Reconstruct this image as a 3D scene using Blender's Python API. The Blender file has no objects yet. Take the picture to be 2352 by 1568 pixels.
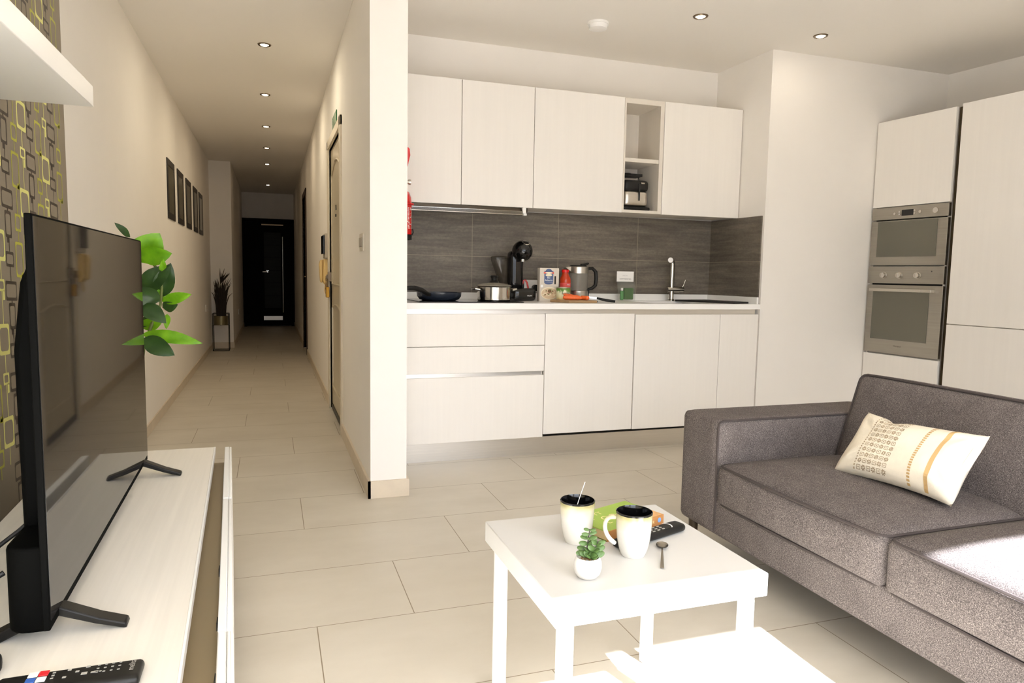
import bpy, bmesh, math, random
from mathutils import Vector, Matrix
random.seed(7)
SC = bpy.context.scene
COL = SC.collection
PI = math.pi
ROOT = {}

# ------------------------------------------------------------------ mesh builder
SKY, SUN, LAMP, EXPO = 6.9, 68.0, 7.0, -.15
class B:
    def __init__(s):
        s.bm = bmesh.new(); s.mi = 0
    def _f(s, vs):
        try:
            f = s.bm.faces.new(vs); f.material_index = s.mi; return f
        except ValueError:
            return None
    def v(s, p): return s.bm.verts.new(p)
    def poly(s, pts): return s._f([s.v(p) for p in pts])
    def box(s, x0, x1, y0, y1, z0, z1, M=None):
        P = [(x, y, z) for x in (x0, x1) for y in (y0, y1) for z in (z0, z1)]
        if M is not None: P = [M @ Vector(p) for p in P]
        a = [s.v(p) for p in P]
        for q in ((0,1,3,2),(4,6,7,5),(0,4,5,1),(2,3,7,6),(0,2,6,4),(1,5,7,3)): s._f([a[i] for i in q])
        return s
    def prism(s, pts, axis, a, b):
        def p3(p, w):
            return {'x': (w, p[0], p[1]), 'y': (p[0], w, p[1]), 'z': (p[0], p[1], w)}[axis]
        A = [s.v(p3(p, a)) for p in pts]; Bb = [s.v(p3(p, b)) for p in pts]
        n = len(pts)
        s._f(A[::-1]); s._f(Bb)
        for i in range(n): s._f([A[i], A[(i+1)%n], Bb[(i+1)%n], Bb[i]])
        return s
    def ring(s, c, u, w, r, n):
        return [s.v(c + u*(r*math.cos(2*PI*i/n)) + w*(r*math.sin(2*PI*i/n))) for i in range(n)]
    def tube(s, pts, r, n=10, cap=True, closed=False):
        pts = [Vector(p) for p in pts]; m = len(pts)
        rr = r if isinstance(r, (list, tuple)) else [r]*m
        rings = []; u = None
        for i in range(m):
            if closed: t = (pts[(i+1)%m]-pts[i-1]).normalized()
            else: t = (pts[min(i+1, m-1)]-pts[max(i-1, 0)]).normalized()
            if u is None: u = t.orthogonal().normalized()
            u = (u - t*u.dot(t)).normalized(); w = t.cross(u)
            rings.append(s.ring(pts[i], u, w, rr[i], n))
        for i in range(m if closed else m-1):
            a, b = rings[i], rings[(i+1)%m]
            for k in range(n): s._f([a[k], a[(k+1)%n], b[(k+1)%n], b[k]])
        if cap and not closed:
            s._f(rings[0][::-1]); s._f(rings[-1])
        return s
    def cyl(s, p0, p1, r0, r1=None, n=24, cap=True):
        return s.tube([p0, p1], [r0, r0 if r1 is None else r1], n, cap)
    def lathe(s, prof, c=(0,0,0), n=32, M=None):
        c = Vector(c); rings = []
        def P(x, y, z):
            q = Vector((x, y, z))
            return (M @ q if M is not None else q) + c
        for r, z in prof:
            if r < 1e-6: rings.append([s.v(P(0, 0, z))])
            else: rings.append([s.v(P(r*math.cos(2*PI*i/n), r*math.sin(2*PI*i/n), z)) for i in range(n)])
        for a, b in zip(rings, rings[1:]):
            for k in range(n):
                if len(a) == 1 and len(b) == 1: break
                if len(a) == 1: s._f([a[0], b[k], b[(k+1)%n]])
                elif len(b) == 1: s._f([a[k], a[(k+1)%n], b[0]])
                else: s._f([a[k], a[(k+1)%n], b[(k+1)%n], b[k]])
        return s
    def grid(s, fn, nu, nv):
        g = [[s.v(fn(i/nu, j/nv)) for j in range(nv+1)] for i in range(nu+1)]
        for i in range(nu):
            for j in range(nv): s._f([g[i][j], g[i+1][j], g[i+1][j+1], g[i][j+1]])
        return s
    def mesh(s, me, M):
        vs = [s.v(M @ v.co) for v in me.vertices]
        for p in me.polygons: s._f([vs[i] for i in p.vertices])
        return s
    def cushion(s, x0, x1, y0, y1, z0, z1, r=.03, n=14, bt=0, bf=0, M=None, wob=0):
        t = bmesh.new(); bmesh.ops.create_cube(t, size=2)
        bmesh.ops.subdivide_edges(t, edges=t.edges[:], cuts=n, use_grid_fill=True)
        h = Vector(((x1-x0)/2, (y1-y0)/2, (z1-z0)/2)); c = Vector(((x0+x1)/2, (y0+y1)/2, (z0+z1)/2))
        r = min(r, h.x*.98, h.y*.98, h.z*.98)
        for v in t.verts:
            u = Vector([math.sin(PI/2*max(-1, min(1, a))) for a in v.co])
            p = Vector([u[i]*h[i] for i in range(3)])
            q = Vector([max(-(h[i]-r), min(h[i]-r, p[i])) for i in range(3)])
            d = p-q
            if d.length > 1e-9: p = q+d.normalized()*r
            if u.z > 0: p.z += bt*u.z*(1-u.x**4)*(1-u.y**4)
            if u.x < 0: p.x += bf*u.x*(1-u.y**4)*(1-u.z**2)
            if wob: p.z += wob*math.sin(9*p.x+2)*math.sin(7*p.y)*(1-u.x**2)*(1-u.y**2)
            p = p+c
            v.co = M @ p if M is not None else p
        me = bpy.data.meshes.new('t'); t.to_mesh(me); t.free(); s.mesh(me, Matrix()); bpy.data.meshes.remove(me)
        return s
    def blob(s, c, rad, M=None, n=12):
        prof = [(math.sin(PI*i/n), -math.cos(PI*i/n)) for i in range(n+1)]
        S = Matrix.Diagonal(Vector(rad)).to_3x3()
        MM = (M.to_3x3() @ S) if M is not None else S
        prof[0] = (0, -1); prof[-1] = (0, 1)
        return s.lathe(prof, c, n*2, MM)

def text_mesh(body, size, ext=0.0):
    cu = bpy.data.curves.new('t', 'FONT'); cu.body = body; cu.size = size; cu.extrude = ext
    cu.align_x = 'CENTER'; cu.align_y = 'CENTER'
    o = bpy.data.objects.new('t', cu); COL.objects.link(o)
    dg = bpy.context.evaluated_depsgraph_get(); dg.update()
    me = bpy.data.meshes.new_from_object(o.evaluated_get(dg))
    bpy.data.objects.remove(o); bpy.data.curves.remove(cu)
    return me
def frame(o, x, y):
    x = Vector(x).normalized(); y = Vector(y); y = (y-x*y.dot(x)).normalized(); z = x.cross(y)
    M = Matrix((x, y, z)).transposed().to_4x4(); M.translation = Vector(o); return M
def put_text(b, body, size, o, x, y, sx=1.0):
    me = text_mesh(body, size); b.mesh(me, frame(o, x, y) @ Matrix.Diagonal((sx, 1, 1, 1))); bpy.data.meshes.remove(me)

def obj(name, b, mat, par=None, bev=0, seg=2, ang=40, sub=0, smooth=True):
    bmesh.ops.recalc_face_normals(b.bm, faces=b.bm.faces[:])
    me = bpy.data.meshes.new(name); b.bm.to_mesh(me); b.bm.free()
    for m in (mat if isinstance(mat, (list, tuple)) else [mat]): me.materials.append(m)
    o = bpy.data.objects.new(name, me); COL.objects.link(o)
    if smooth:
        for p in me.polygons: p.use_smooth = True
        me.set_sharp_from_angle(angle=math.radians(ang))
    if par is not None:
        o.parent = par; R = ROOT[par]; ROOT[o] = R; me.transform(R.inverted())
    if bev:
        md = o.modifiers.new('bevel', 'BEVEL'); md.width = bev; md.segments = seg; md.limit_method = 'ANGLE'; md.angle_limit = math.radians(35)
    if sub:
        md = o.modifiers.new('subsurf', 'SUBSURF'); md.levels = sub; md.render_levels = sub
    return o
def thing(name, label, cat, loc=(0,0,0), rz=0, group=None):
    o = bpy.data.objects.new(name, None); COL.objects.link(o); o.empty_display_size = .05
    o.location = loc; o.rotation_euler = (0, 0, rz)
    ROOT[o] = Matrix.Translation(loc) @ Matrix.Rotation(rz, 4, 'Z')
    o['label'] = label; o['category'] = cat
    if group: o['group'] = group
    return o
def tag(o, label, cat, group=None):
    o['label'] = label; o['category'] = cat
    if group: o['group'] = group
    return o
def struct(name, b, mat, par=None, **k):
    o = obj(name, b, mat, par, **k)
    if par is None:
        o['kind'] = 'structure'; ROOT[o] = Matrix()
    return o
def dup(root, loc, rz=None, label=None):
    r = root.copy(); COL.objects.link(r); r.location = loc
    if rz is not None: r.rotation_euler = (0, 0, rz)
    if label: r['label'] = label
    for ch in list(root.children):
        c = ch.copy(); COL.objects.link(c); c.parent = r
        for g in ch.children:
            d = g.copy(); COL.objects.link(d); d.parent = c
    return r

# ------------------------------------------------------------------ materials
def lin(c):
    return tuple(((x/255)/12.92 if x/255 <= .04045 else ((x/255+.055)/1.055)**2.4) for x in c)
class N:
    def __init__(s, name):
        s.m = bpy.data.materials.new(name); s.m.use_nodes = True; s.t = s.m.node_tree
        s.p = s.t.nodes['Principled BSDF']
    def n(s, typ, **k):
        o = s.t.nodes.new(typ)
        for a, v in k.items(): setattr(o, a, v)
        return o
    def l(s, a, b): s.t.links.new(a, b)
    def val(s, sock, x):
        if isinstance(x, (int, float)): sock.default_value = x
        else: s.l(x, sock)
    def math(s, op, a, b=0.0, c=None):
        o = s.n('ShaderNodeMath', operation=op); s.val(o.inputs[0], a); s.val(o.inputs[1], b)
        if c is not None: s.val(o.inputs[2], c)
        return o.outputs[0]
    def xyz(s, src='Object'):
        tc = s.n('ShaderNodeTexCoord'); sp = s.n('ShaderNodeSeparateXYZ'); s.l(tc.outputs[src], sp.inputs[0])
        return tc.outputs[src], sp.outputs[0], sp.outputs[1], sp.outputs[2]
    def noise(s, scale=(1,1,1), sc=1.0, det=3, rough=.5, dist=0):
        tc = s.n('ShaderNodeTexCoord'); mp = s.n('ShaderNodeMapping'); s.l(tc.outputs['Object'], mp.inputs[0])
        mp.inputs['Scale'].default_value = scale
        t = s.n('ShaderNodeTexNoise'); s.l(mp.outputs[0], t.inputs['Vector']); t.inputs['Scale'].default_value = sc
        t.inputs['Detail'].default_value = det; t.inputs['Roughness'].default_value = rough; t.inputs['Distortion'].default_value = dist
        return t.outputs['Fac']
    def ramp(s, fac, stops):
        r = s.n('ShaderNodeValToRGB'); s.l(fac, r.inputs[0]); e = r.color_ramp.elements
        while len(e) < len(stops): e.new(.5)
        for i, (p, c) in enumerate(stops): e[i].position = p; e[i].color = (*c, 1)
        return r.outputs[0]
    def mix(s, fac, a, b):
        o = s.n('ShaderNodeMix', data_type='RGBA'); s.val(o.inputs[0], fac)
        for k, x in ((6, a), (7, b)):
            if isinstance(x, tuple): o.inputs[k].default_value = (*x, 1)
            else: s.l(x, o.inputs[k])
        return o.outputs[2]
    def bump(s, h, strength=.2, dist=.002):
        b = s.n('ShaderNodeBump'); b.inputs['Strength'].default_value = strength; b.inputs['Distance'].default_value = dist
        s.l(h, b.inputs['Height']); s.l(b.outputs[0], s.p.inputs['Normal'])
def mat(name, rgb, rough=.5, metal=0, var=0, vs=(8,8,8), bump=0, bs=(300,300,300), coat=0, trans=0, spec=.5, ior=1.5, emit=0, alpha=1, sub=0):
    k = N(name); c = lin(rgb); p = k.p
    p.inputs['Base Color'].default_value = (*c, 1); p.inputs['Roughness'].default_value = rough
    p.inputs['Metallic'].default_value = metal; p.inputs['Specular IOR Level'].default_value = spec; p.inputs['IOR'].default_value = ior
    p.inputs['Coat Weight'].default_value = coat; p.inputs['Coat Roughness'].default_value = .05
    p.inputs['Transmission Weight'].default_value = trans; p.inputs['Alpha'].default_value = alpha
    if sub:
        p.inputs['Subsurface Weight'].default_value = sub; p.inputs['Subsurface Radius'].default_value = (.02, .02, .01)
    if emit:
        p.inputs['Emission Color'].default_value = (*c, 1); p.inputs['Emission Strength'].default_value = emit
    if var:
        f = k.noise(vs, 1, 4, .6)
        k.l(k.ramp(f, [(.3, tuple(x*(1-var) for x in c)), (.7, tuple(min(1, x*(1+var)) for x in c))]), p.inputs['Base Color'])
    if bump: k.bump(k.noise(bs, 1, 2), bump)
    return k.m

WARM = (240, 236, 230)
M_wall = mat('wall_paint', WARM, .85, var=.015, vs=(2,2,2), bump=.03, bs=(60,60,60))
M_ceil = mat('ceiling_paint', (239, 235, 228), .9)
M_cab = mat('pale_woodgrain_laminate', (238, 234, 228), .5, var=.013, vs=(45,45,1.3))
M_cabi = mat('cabinet_carcass_laminate', (216, 209, 198), .55, var=.015, vs=(45,45,1.3))
M_white = mat('white_lacquer', (244, 243, 240), .35)
M_wtop = mat('white_worktop', (246, 245, 242), .25)
M_dark = mat('dark_gap', (20, 16, 10), .8)
M_steel = mat('brushed_steel', (200, 194, 184), .32, 1, var=.05, vs=(3,3,160))
M_alu = mat('brushed_aluminium', (222, 218, 212), .33, 1, var=.04, vs=(2,2,200))
M_chrome = mat('polished_chrome', (198, 194, 186), .12, 1)
M_tab = mat('white_table_foil', (210, 208, 204), .35)
M_black = mat('black_plastic', (22, 21, 19), .42, spec=.3)
M_tv = mat('satin_black_casing', (8, 8, 7), .7, spec=.03)
M_blackg = mat('gloss_black', (10, 10, 10), .06)
M_blackm = mat('matt_black', (20, 19, 18), .6)
M_red = mat('red_paint', (200, 22, 20), .25)
M_wprint = mat('white_print', (240, 240, 238), .5)
M_skirt = mat('stone_skirting', (208, 195, 175), .45, var=.05, vs=(12,12,12))
M_bulb = mat('lamp_glow', (255, 236, 205), .4, emit=14)
M_nickel = mat('bronze_nickel', (120, 104, 84), .3, 1)

def floor_mat():
    k = N('beige_porcelain_tile'); _, x, y, z = k.xyz()
    row = k.math('FLOOR', k.math('DIVIDE', k.math('SUBTRACT', y, 1.733), .4365))
    fy = k.math('FRACT', k.math('DIVIDE', k.math('SUBTRACT', y, 1.733), .4365))
    xs = k.math('DIVIDE', k.math('SUBTRACT', k.math('SUBTRACT', x, .122), k.math('MULTIPLY', row, .305)), .915)
    fx = k.math('FRACT', xs); ix = k.math('FLOOR', xs)
    dx = k.math('MULTIPLY', k.math('SUBTRACT', .5, k.math('ABSOLUTE', k.math('SUBTRACT', fx, .5))), .915)
    dy = k.math('MULTIPLY', k.math('SUBTRACT', .5, k.math('ABSOLUTE', k.math('SUBTRACT', fy, .5))), .4365)
    g = k.math('LESS_THAN', k.math('MINIMUM', dx, dy), .0016)
    wn = k.n('ShaderNodeTexWhiteNoise', noise_dimensions='2D'); cv = k.n('ShaderNodeCombineXYZ')
    k.l(row, cv.inputs[0]); k.l(ix, cv.inputs[1]); k.l(cv.outputs[0], wn.inputs['Vector'])
    c = k.ramp(k.noise((2.2,4,1), 1, 6, .6), [(.3, lin((190,182,167))), (.7, lin((203,196,182)))])
    c2 = k.mix(k.math('MULTIPLY', wn.outputs[0], .35), c, lin((193,185,171)))
    k.l(k.mix(g, c2, lin((132,118,96))), k.p.inputs['Base Color'])
    k.p.inputs['Roughness'].default_value = .42; k.p.inputs['Specular IOR Level'].default_value = .35
    k.bump(k.math('SUBTRACT', 1, g), .4, .001)
    return k.m
M_floor = floor_mat()

def splash_mat(axis):
    k = N('slate_grey_wall_tile_' + axis); _, x, y, z = k.xyz()
    h = x if axis == 'x' else y
    o = .645 if axis == 'x' else 4.49
    fx = k.math('FRACT', k.math('DIVIDE', k.math('SUBTRACT', h, o), .609)); fz = k.math('FRACT', k.math('DIVIDE', k.math('SUBTRACT', z, .909), .303))
    dx = k.math('MULTIPLY', k.math('SUBTRACT', .5, k.math('ABSOLUTE', k.math('SUBTRACT', fx, .5))), .609)
    dz = k.math('MULTIPLY', k.math('SUBTRACT', .5, k.math('ABSOLUTE', k.math('SUBTRACT', fz, .5))), .303)
    g = k.math('LESS_THAN', k.math('MINIMUM', dx, dz), .0013)
    f1 = k.noise((2.2,2.2,26), 1, 8, .68, .4); f2 = k.noise((60,60,90), 1, 4, .6)
    f = k.math('ADD', k.math('MULTIPLY', f1, .75), k.math('MULTIPLY', f2, .25))
    c = k.ramp(f, [(.33, lin((82,75,65))), (.5, lin((105,97,86))), (.72, lin((138,129,114)))])
    k.l(k.mix(g, c, lin((152,142,122))), k.p.inputs['Base Color']); k.p.inputs['Roughness'].default_value = .55
    k.bump(f, .35, .003)
    return k.m

def fabric_mat():
    k = N('grey_brown_woven_upholstery')
    a = k.noise((1600,330,330), 1, 2); b = k.noise((330,1600,420), 1, 2); c = k.noise((380,250,1600), 1, 2)
    f = k.math('DIVIDE', k.math('ADD', k.math('ADD', a, b), c), 3)
    big = k.noise((14,14,14), 1, 3)
    f = k.math('ADD', k.math('MULTIPLY', f, .95), k.math('MULTIPLY', big, .05))
    k.l(k.ramp(f, [(.385, lin((50,45,45))), (.5, lin((90,83,81))), (.615, lin((152,143,138)))]), k.p.inputs['Base Color'])
    k.p.inputs['Roughness'].default_value = .9; k.p.inputs['Specular IOR Level'].default_value = .2
    k.bump(f, .5, .002)
    return k.m
M_fab = fabric_mat()
M_pipe = mat('dark_piping_cloth', (72, 65, 63), .9, spec=.2)
# ------------------------------------------------------------------ the room shell
H = 2.57
b = B(); b.box(-1.1, 5.4, -.85, 14.9, -.12, 0); struct('floor', b, M_floor)
b = B(); b.box(-1.1, 5.4, -3.6, -.85, -.16, -.01); struct('floor_balcony_bounce', b, mat('bounce_paving', (158,150,140), .7, var=.05))  # unseen balcony floor, added to bounce sunlight up to the ceiling
b = B(); b.box(-1.1, 5.4, -.85, 14.9, H, H+.15); struct('ceiling', b, M_ceil)
b = B(); b.box(-.98, -.78, -.85, 10.6, 0, H); wl = struct('wall_left', b, M_wall)
b = B(); b.box(-.98, -.5, 10.6, 14.6, 0, H); struct('wall_corridor_jog', b, M_wall)
b = B()
for x0, x1, z0, z1 in ((-.98,.65,2.08,H), (-.98,-.5,0,2.08), (.447,.65,0,2.08), (-.5,.447,0,2.08)):
    b.box(x0, x1, 14.66 if (x0, z0) == (-.5, 0) else 14.6, 14.85, z0, z1)
struct('wall_end', b, M_wall)
# partition between corridor and kitchen, with two door openings
D1 = (4.80, 5.76, 2.03); D2 = (9.55, 10.45, 2.08)
b = B()
b.box(.447, .623, 3.387, D1[0], 0, H); b.box(.447, .623, D1[1], D2[0], 0, H); b.box(.447, .623, D2[1], 14.6, 0, H)
b.box(.447, .623, D1[0], D1[1], D1[2], H); b.box(.447, .623, D2[0], D2[1], D2[2], H)
b.box(.56, .623, D1[0], D1[1], 0, D1[2]); b.box(.56, .623, D2[0], D2[1], 0, D2[2])
struct('wall_partition', b, M_wall)
b = B(); b.box(.623, 3.285, 4.5, 4.7, 0, H); struct('wall_kitchen', b, M_wall)
b = B(); b.prism([(3.085,3.905),(5.3,3.905),(5.3,4.7),(3.285,4.7),(3.285,4.5),(3.085,4.5)], 'z', 0, H); struct('wall_niche', b, M_wall)
b = B(); b.prism([(4.60,3.905),(5.07,-.85),(5.3,-.85),(5.3,3.905)], 'z', 0, H); struct('wall_right', b, M_wall)
# window wall behind the camera: two balcony openings
WX0, WX1, WZ = .95, 2.65, 2.335
VX0, VX1, VZ = -.76, .80, 2.2
b = B(); b.box(-.98, VX0, -.85, -.65, 0, H); b.box(VX1, WX0, -.85, -.65, 0, H); b.box(WX1, 5.3, -.85, -.65, 0, H); b.box(WX0, WX1, -.85, -.65, WZ, H); b.box(VX0, VX1, -.85, -.65, VZ, H)
struct('wall_window', b, M_wall)
for i, (x0, x1, z1) in enumerate(((WX0,WX1,WZ),(VX0,VX1,VZ))):
    b = B(); b.box(x0, x0+.05, -.80, -.74, 0, z1); b.box(x1-.05, x1, -.80, -.74, 0, z1); b.box(x0+.05, x1-.05, -.80, -.74, z1-.03, z1)
    struct('window_%d' % (i+1), b, M_white)
b = B(); b.box(.85, 5.4, -3.6, -3.45, -.01, 1.05); struct('wall_sky_block', b, mat('sky_block_render', (176,168,158), .9))  # unseen low wall, added to block low sky light from the kitchen
# skirting
b = B(); b.box(-.78, -.77, -.65, 10.6, 0, .072); struct('baseboard_left', b, M_skirt)
b = B(); b.box(-.78, -.49, 10.59, 10.6, 0, .08); b.box(-.5, -.49, 10.6, 14.6, 0, .08); struct('baseboard_jog', b, M_skirt)
b = B(); b.box(.435, .447, 3.375, 4.74, 0, .085); b.box(.435, .635, 3.375, 3.387, 0, .085); b.box(.623, .635, 3.387, 3.93, 0, .085)
b.box(.437, .447, 5.82, 9.48, 0, .08); b.box(.437, .447, 10.52, 14.6, 0, .08); struct('baseboard_partition', b, M_skirt)

# wallpaper on the television wall
paper = [mat('taupe_wallpaper', (136,126,110), .7, var=.02, vs=(300,300,300)), mat('wallpaper_dark_brown', (62,51,41), .6), mat('wallpaper_lime', (176,174,62), .6), mat('wallpaper_pale_yellow', (218,216,132), .6)]
b = B(); b.box(-.78, -.7785, -.65, 3.345, .072, H)
def rrect(cy, cz, w, h, r, n=4):
    pts = []
    for sx, sz, a0 in ((1,1,0),(-1,1,90),(-1,-1,180),(1,-1,270)):
        for i in range(n+1):
            a = math.radians(a0+90*i/n); pts.append((cy+sx*(w/2-r)+r*math.cos(a), cz+sz*(h/2-r)+r*math.sin(a)))
    return pts
XP = -.7780
def wring(cy, cz, w, h, ts, tt):
    r = min(w, h)*.16; o = rrect(cy, cz, w, h, r*.6); i = rrect(cy, cz, w-2*ts, h-2*tt, r)
    sk = .10*w
    f = lambda p: (XP, p[0], p[1]-sk*(p[0]-cy)/w*.5)
    O = [b.v(f(p)) for p in o]; I = [b.v(f(p)) for p in i]; n = len(o)
    for k in range(n): b._f([O[k], O[(k+1)%n], I[(k+1)%n], I[k]])
def wbar(cy, z0, z1, w):
    b.poly([(XP, cy-w/2, z0), (XP, cy+w/2, z0), (XP, cy+w/2, z1), (XP, cy-w/2, z1)])
PER = .2895
for k in range(-9, 3):
    off = 0 if k % 2 == 0 else PER/2
    y0 = 2.89+.2565*k
    for j in range(-6, 5):
        z = 1.577+off+j*PER
        if z > H-.02 or z < .42: continue
        b.mi = 1
        if y0 < 3.30:
            wring(y0, z-.024, .070, .048, .006, .009); wbar(y0, z-.094, z-.046, .006)
            wring(y0, z-.124, .100, .062, .006, .010); wbar(y0, z-.163, z-.154, .010)
            wring(y0, z-.204, .056, .084, .007, .010); wbar(y0-.006, z-.262, z-.244, .022); wbar(y0, z-PER, z-.26, .006)
        b.mi = 2
        y1 = y0+.092; z = 1.609+off+j*PER
        if y1 < 3.30 and z < H:
            wring(y1, z-.057, .072, .115, .007, .009); wbar(y1+.022, z-.118, z-.098, .018); wbar(y1, z-.2, z-.112, .005)
            wring(y1, z-.226, .054, .056, .007, .008); wbar(y1, z-PER, z-.25, .005)
        b.mi = 3
        y2 = y0+.172; z = 1.636+off+j*PER
        if y2 < 3.30 and z < H:
            wring(y2, z-.018, .050, .037, .008, .007); wbar(y2+.015, z-.064, z-.034, .016); wbar(y2, z-.138, z-.036, .005)
            wring(y2, z-.185, .090, .096, .009, .012); wbar(y2, z-PER, z-.232, .005)
wp = struct('wallpaper', b, paper, wl, smooth=False)

# splashback
b = B(); b.box(.623, 3.085, 4.49, 4.5, .93, 1.513); struct('trim_1', b, splash_mat('x'))
b = B(); b.box(3.075, 3.085, 3.925, 4.49, .93, 1.513); struct('trim_2', b, splash_mat('y'))

# door 1: white panelled door in the corridor's right wall
M_door = mat('cream_door_paint', (196,184,160), .25, var=.02); M_trim = mat('cream_frame_paint', (214,203,182), .4)
b = B(); b.box(.432, .56, 4.735, 4.80, 0, 2.10); b.box(.432, .56, 5.76, 5.825, 0, 2.10); b.box(.432, .56, 4.735, 5.825, 2.03, 2.10)
d1 = struct('door_1', b, M_trim, bev=.006)
b = B(); b.box(.458, .50, 4.805, 5.755, .01, 2.025)
def mould(z0, z1, y0=4.93, y1=5.63, arch=0):
    n = 12
    top = [(y0+(y1-y0)*i/n, z1+arch*math.sin(PI*i/n)) for i in range(n+1)]
    pts = [(.456, y, z) for y, z in [(y0, z0), (y1, z0)]+top[::-1]]
    b.tube(pts, .009, 6, closed=True)
mould(.2, .82, arch=.03); mould(1.0, 1.82, arch=.07)
lf = struct('door_leaf', b, M_door, d1)
b = B(); b.cyl((.45,5.30,1.50), (.458,5.30,1.50), .01); b.prism([(5.28,1.54),(5.32,1.54),(5.30,1.575)], 'x', .453, .458); struct('peephole', b, M_black, lf)
b = B(); b.box(.428, .458, 5.70, 5.755, 1.02, 1.09); b.box(.42, .432, 5.775, 5.80, 1.02, 1.07); struct('hasp', b, M_nickel, lf)
b = B(); b.box(.452, .458, 4.83, 5.73, .01, .05); struct('kick_strip', b, M_black, lf)
# door 2: dark wooden doorway further along
M_brown = mat('dark_brown_wood', (62,40,24), .5, var=.15, vs=(30,30,2))
b = B(); b.box(.435, .56, 9.48, 9.55, 0, 2.15); b.box(.435, .56, 10.45, 10.52, 0, 2.15); b.box(.435, .56, 9.48, 10.52, 2.08, 2.15); d2 = struct('door_2', b, M_brown, bev=.004)
b = B(); b.box(.47, .51, 9.55, 10.45, .01, 2.08); lf2 = struct('door_leaf', b, M_brown, d2)
b = B(); b.tube([(.47,9.63,1.02),(.43,9.63,1.02),(.43,9.75,1.02)], .009); struct('handle', b, M_nickel, lf2)
# door 3: black entrance door at the corridor's end
M_bd = mat('black_door_paint', (7,6,5), .6, spec=.08); M_smoke = mat('dark_glass', (26,25,19), .4, spec=.1, var=.2, vs=(3,3,60))
b = B(); b.box(-.5, -.44, 14.52, 14.66, 0, 2.08); b.box(.387, .447, 14.52, 14.66, 0, 2.08); b.box(-.5, .447, 14.52, 14.66, 2.02, 2.08)
d3 = struct('door_3', b, M_bd)
b = B(); b.box(-.44, .387, 14.56, 14.62, .01, 2.02); lf3 = struct('door_leaf', b, M_bd, d3)
b = B()
for i in range(6): b.box(-.11, .20, 14.55, 14.562, .36+.245*i, .36+.245*i+.235)
struct('glass_panel', b, M_smoke, lf3)
b = B(); b.cyl((.232,14.51,.27), (.232,14.51,1.74), .011); b.cyl((.232,14.51,.40), (.232,14.56,.40), .008); b.cyl((.232,14.51,1.62), (.232,14.56,1.62), .008); struct('pull_bar', b, M_chrome, lf3)
b = B(); b.cyl((-.05,14.56,1.06), (-.05,14.50,1.06), .010); b.tube([(-.05,14.505,1.06),(-.14,14.505,1.06)], .008); b.box(-.075, -.025, 14.55, 14.56, 1.03, 1.09); struct('handle', b, M_chrome, lf3)
b = B(); b.box(-.13, .22, 14.552, 14.562, .12, .2); struct('kick_plate', b, M_steel, lf3)
b = B(); b.box(-.15, .25, 14.53, 14.56, 1.955, 1.975); struct('door_closer', b, M_nickel, lf3)
# ------------------------------------------------------------------ kitchen units
def slab(x0, x1, y0, y1, z0, z1): return B().box(x0, x1, y0, y1, z0, z1)
YF = 3.91
# base units
t = thing('drawer_unit', 'wide white base unit of three drawers below the hob', 'drawer unit', (1.09,4.2,.125))
obj('carcass', slab(.636,1.548,3.935,4.48,.123,.86), M_cabi, t)
for z0, z1 in ((.681,.866),(.524,.678),(.120,.500)):
    obj('drawer_front', slab(.636,1.549,YF,3.932,z0,z1), M_cab, t, bev=.0015)
obj('grip_channel', slab(.636,1.535,3.925,3.934,.500,.524), M_alu, t)
def base(name, label, cat, x0, x1, z0, z1, top=.86):
    t = thing(name, label, cat, ((x0+x1)/2,4.2,.125))
    obj('carcass', slab(x0,x1,3.985,4.48,.15,top), M_cabi, t)
    obj('door', slab(x0,x1,YF,3.932,z0,z1), M_cab, t, bev=.0015)
base('base_cabinet', 'white full height base cabinet door directly beside the three drawers', 'cabinet', 1.553, 2.150, .136, .869)
base('base_cabinet', 'white base cabinet door under the sink and tap', 'cabinet', 2.157, 2.778, .134, .862, .73)
base('base_cabinet', 'narrow white end base cabinet against the niche wall', 'cabinet', 2.781, 3.078, .134, .862)
tag(obj('plinth', slab(.623,3.083,3.962,3.98,0,.110), M_alu), 'brushed aluminium plinth along the floor under the base cabinets', 'plinth')
tag(obj('grip_rail', slab(.623,3.07,3.936,3.95,.862,.896), M_alu), 'brushed aluminium grip rail between white worktop and base cabinets', 'rail')
# worktop with sink cut-out
SX0, SX1, SY0, SY1 = 2.33, 2.76, 3.98, 4.34
t = thing('worktop', 'long white worktop with low upstand along the slate splashback', 'worktop', (1.85,4.2,.896))
b = B(); b.box(.623,SX0,3.89,4.475,.896,.93); b.box(SX1,3.073,3.89,4.475,.896,.93); b.box(SX0,SX1,3.89,SY0,.896,.93); b.box(SX0,SX1,SY1,4.475,.896,.93)
obj('slab', b, M_wtop, t)
b = B(); b.box(.623,3.073,4.475,4.489,.896,.975); b.box(3.059,3.074,3.91,4.475,.93,.975); obj('upstand', b, M_wtop, t, bev=.002)
t = thing('sink', 'undermounted steel sink sunk in the white worktop', 'sink', (2.545,4.16,.74))
b = B(); g = .004
b.box(SX0-g,SX1+g,SY0-g,SY1+g,.74,.744); b.box(SX0-g,SX0,SY0,SY1,.744,.894); b.box(SX1,SX1+g,SY0,SY1,.744,.894); b.box(SX0,SX1,SY0-g,SY0,.744,.894); b.box(SX0,SX1,SY1,SY1+g,.744,.894)
obj('basin', b, M_steel, t)
b = B(); b.lathe([(0,.750),(.03,.750),(.04,.746)], (2.58,4.2,0)); obj('drain', b, M_chrome, t)
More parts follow.
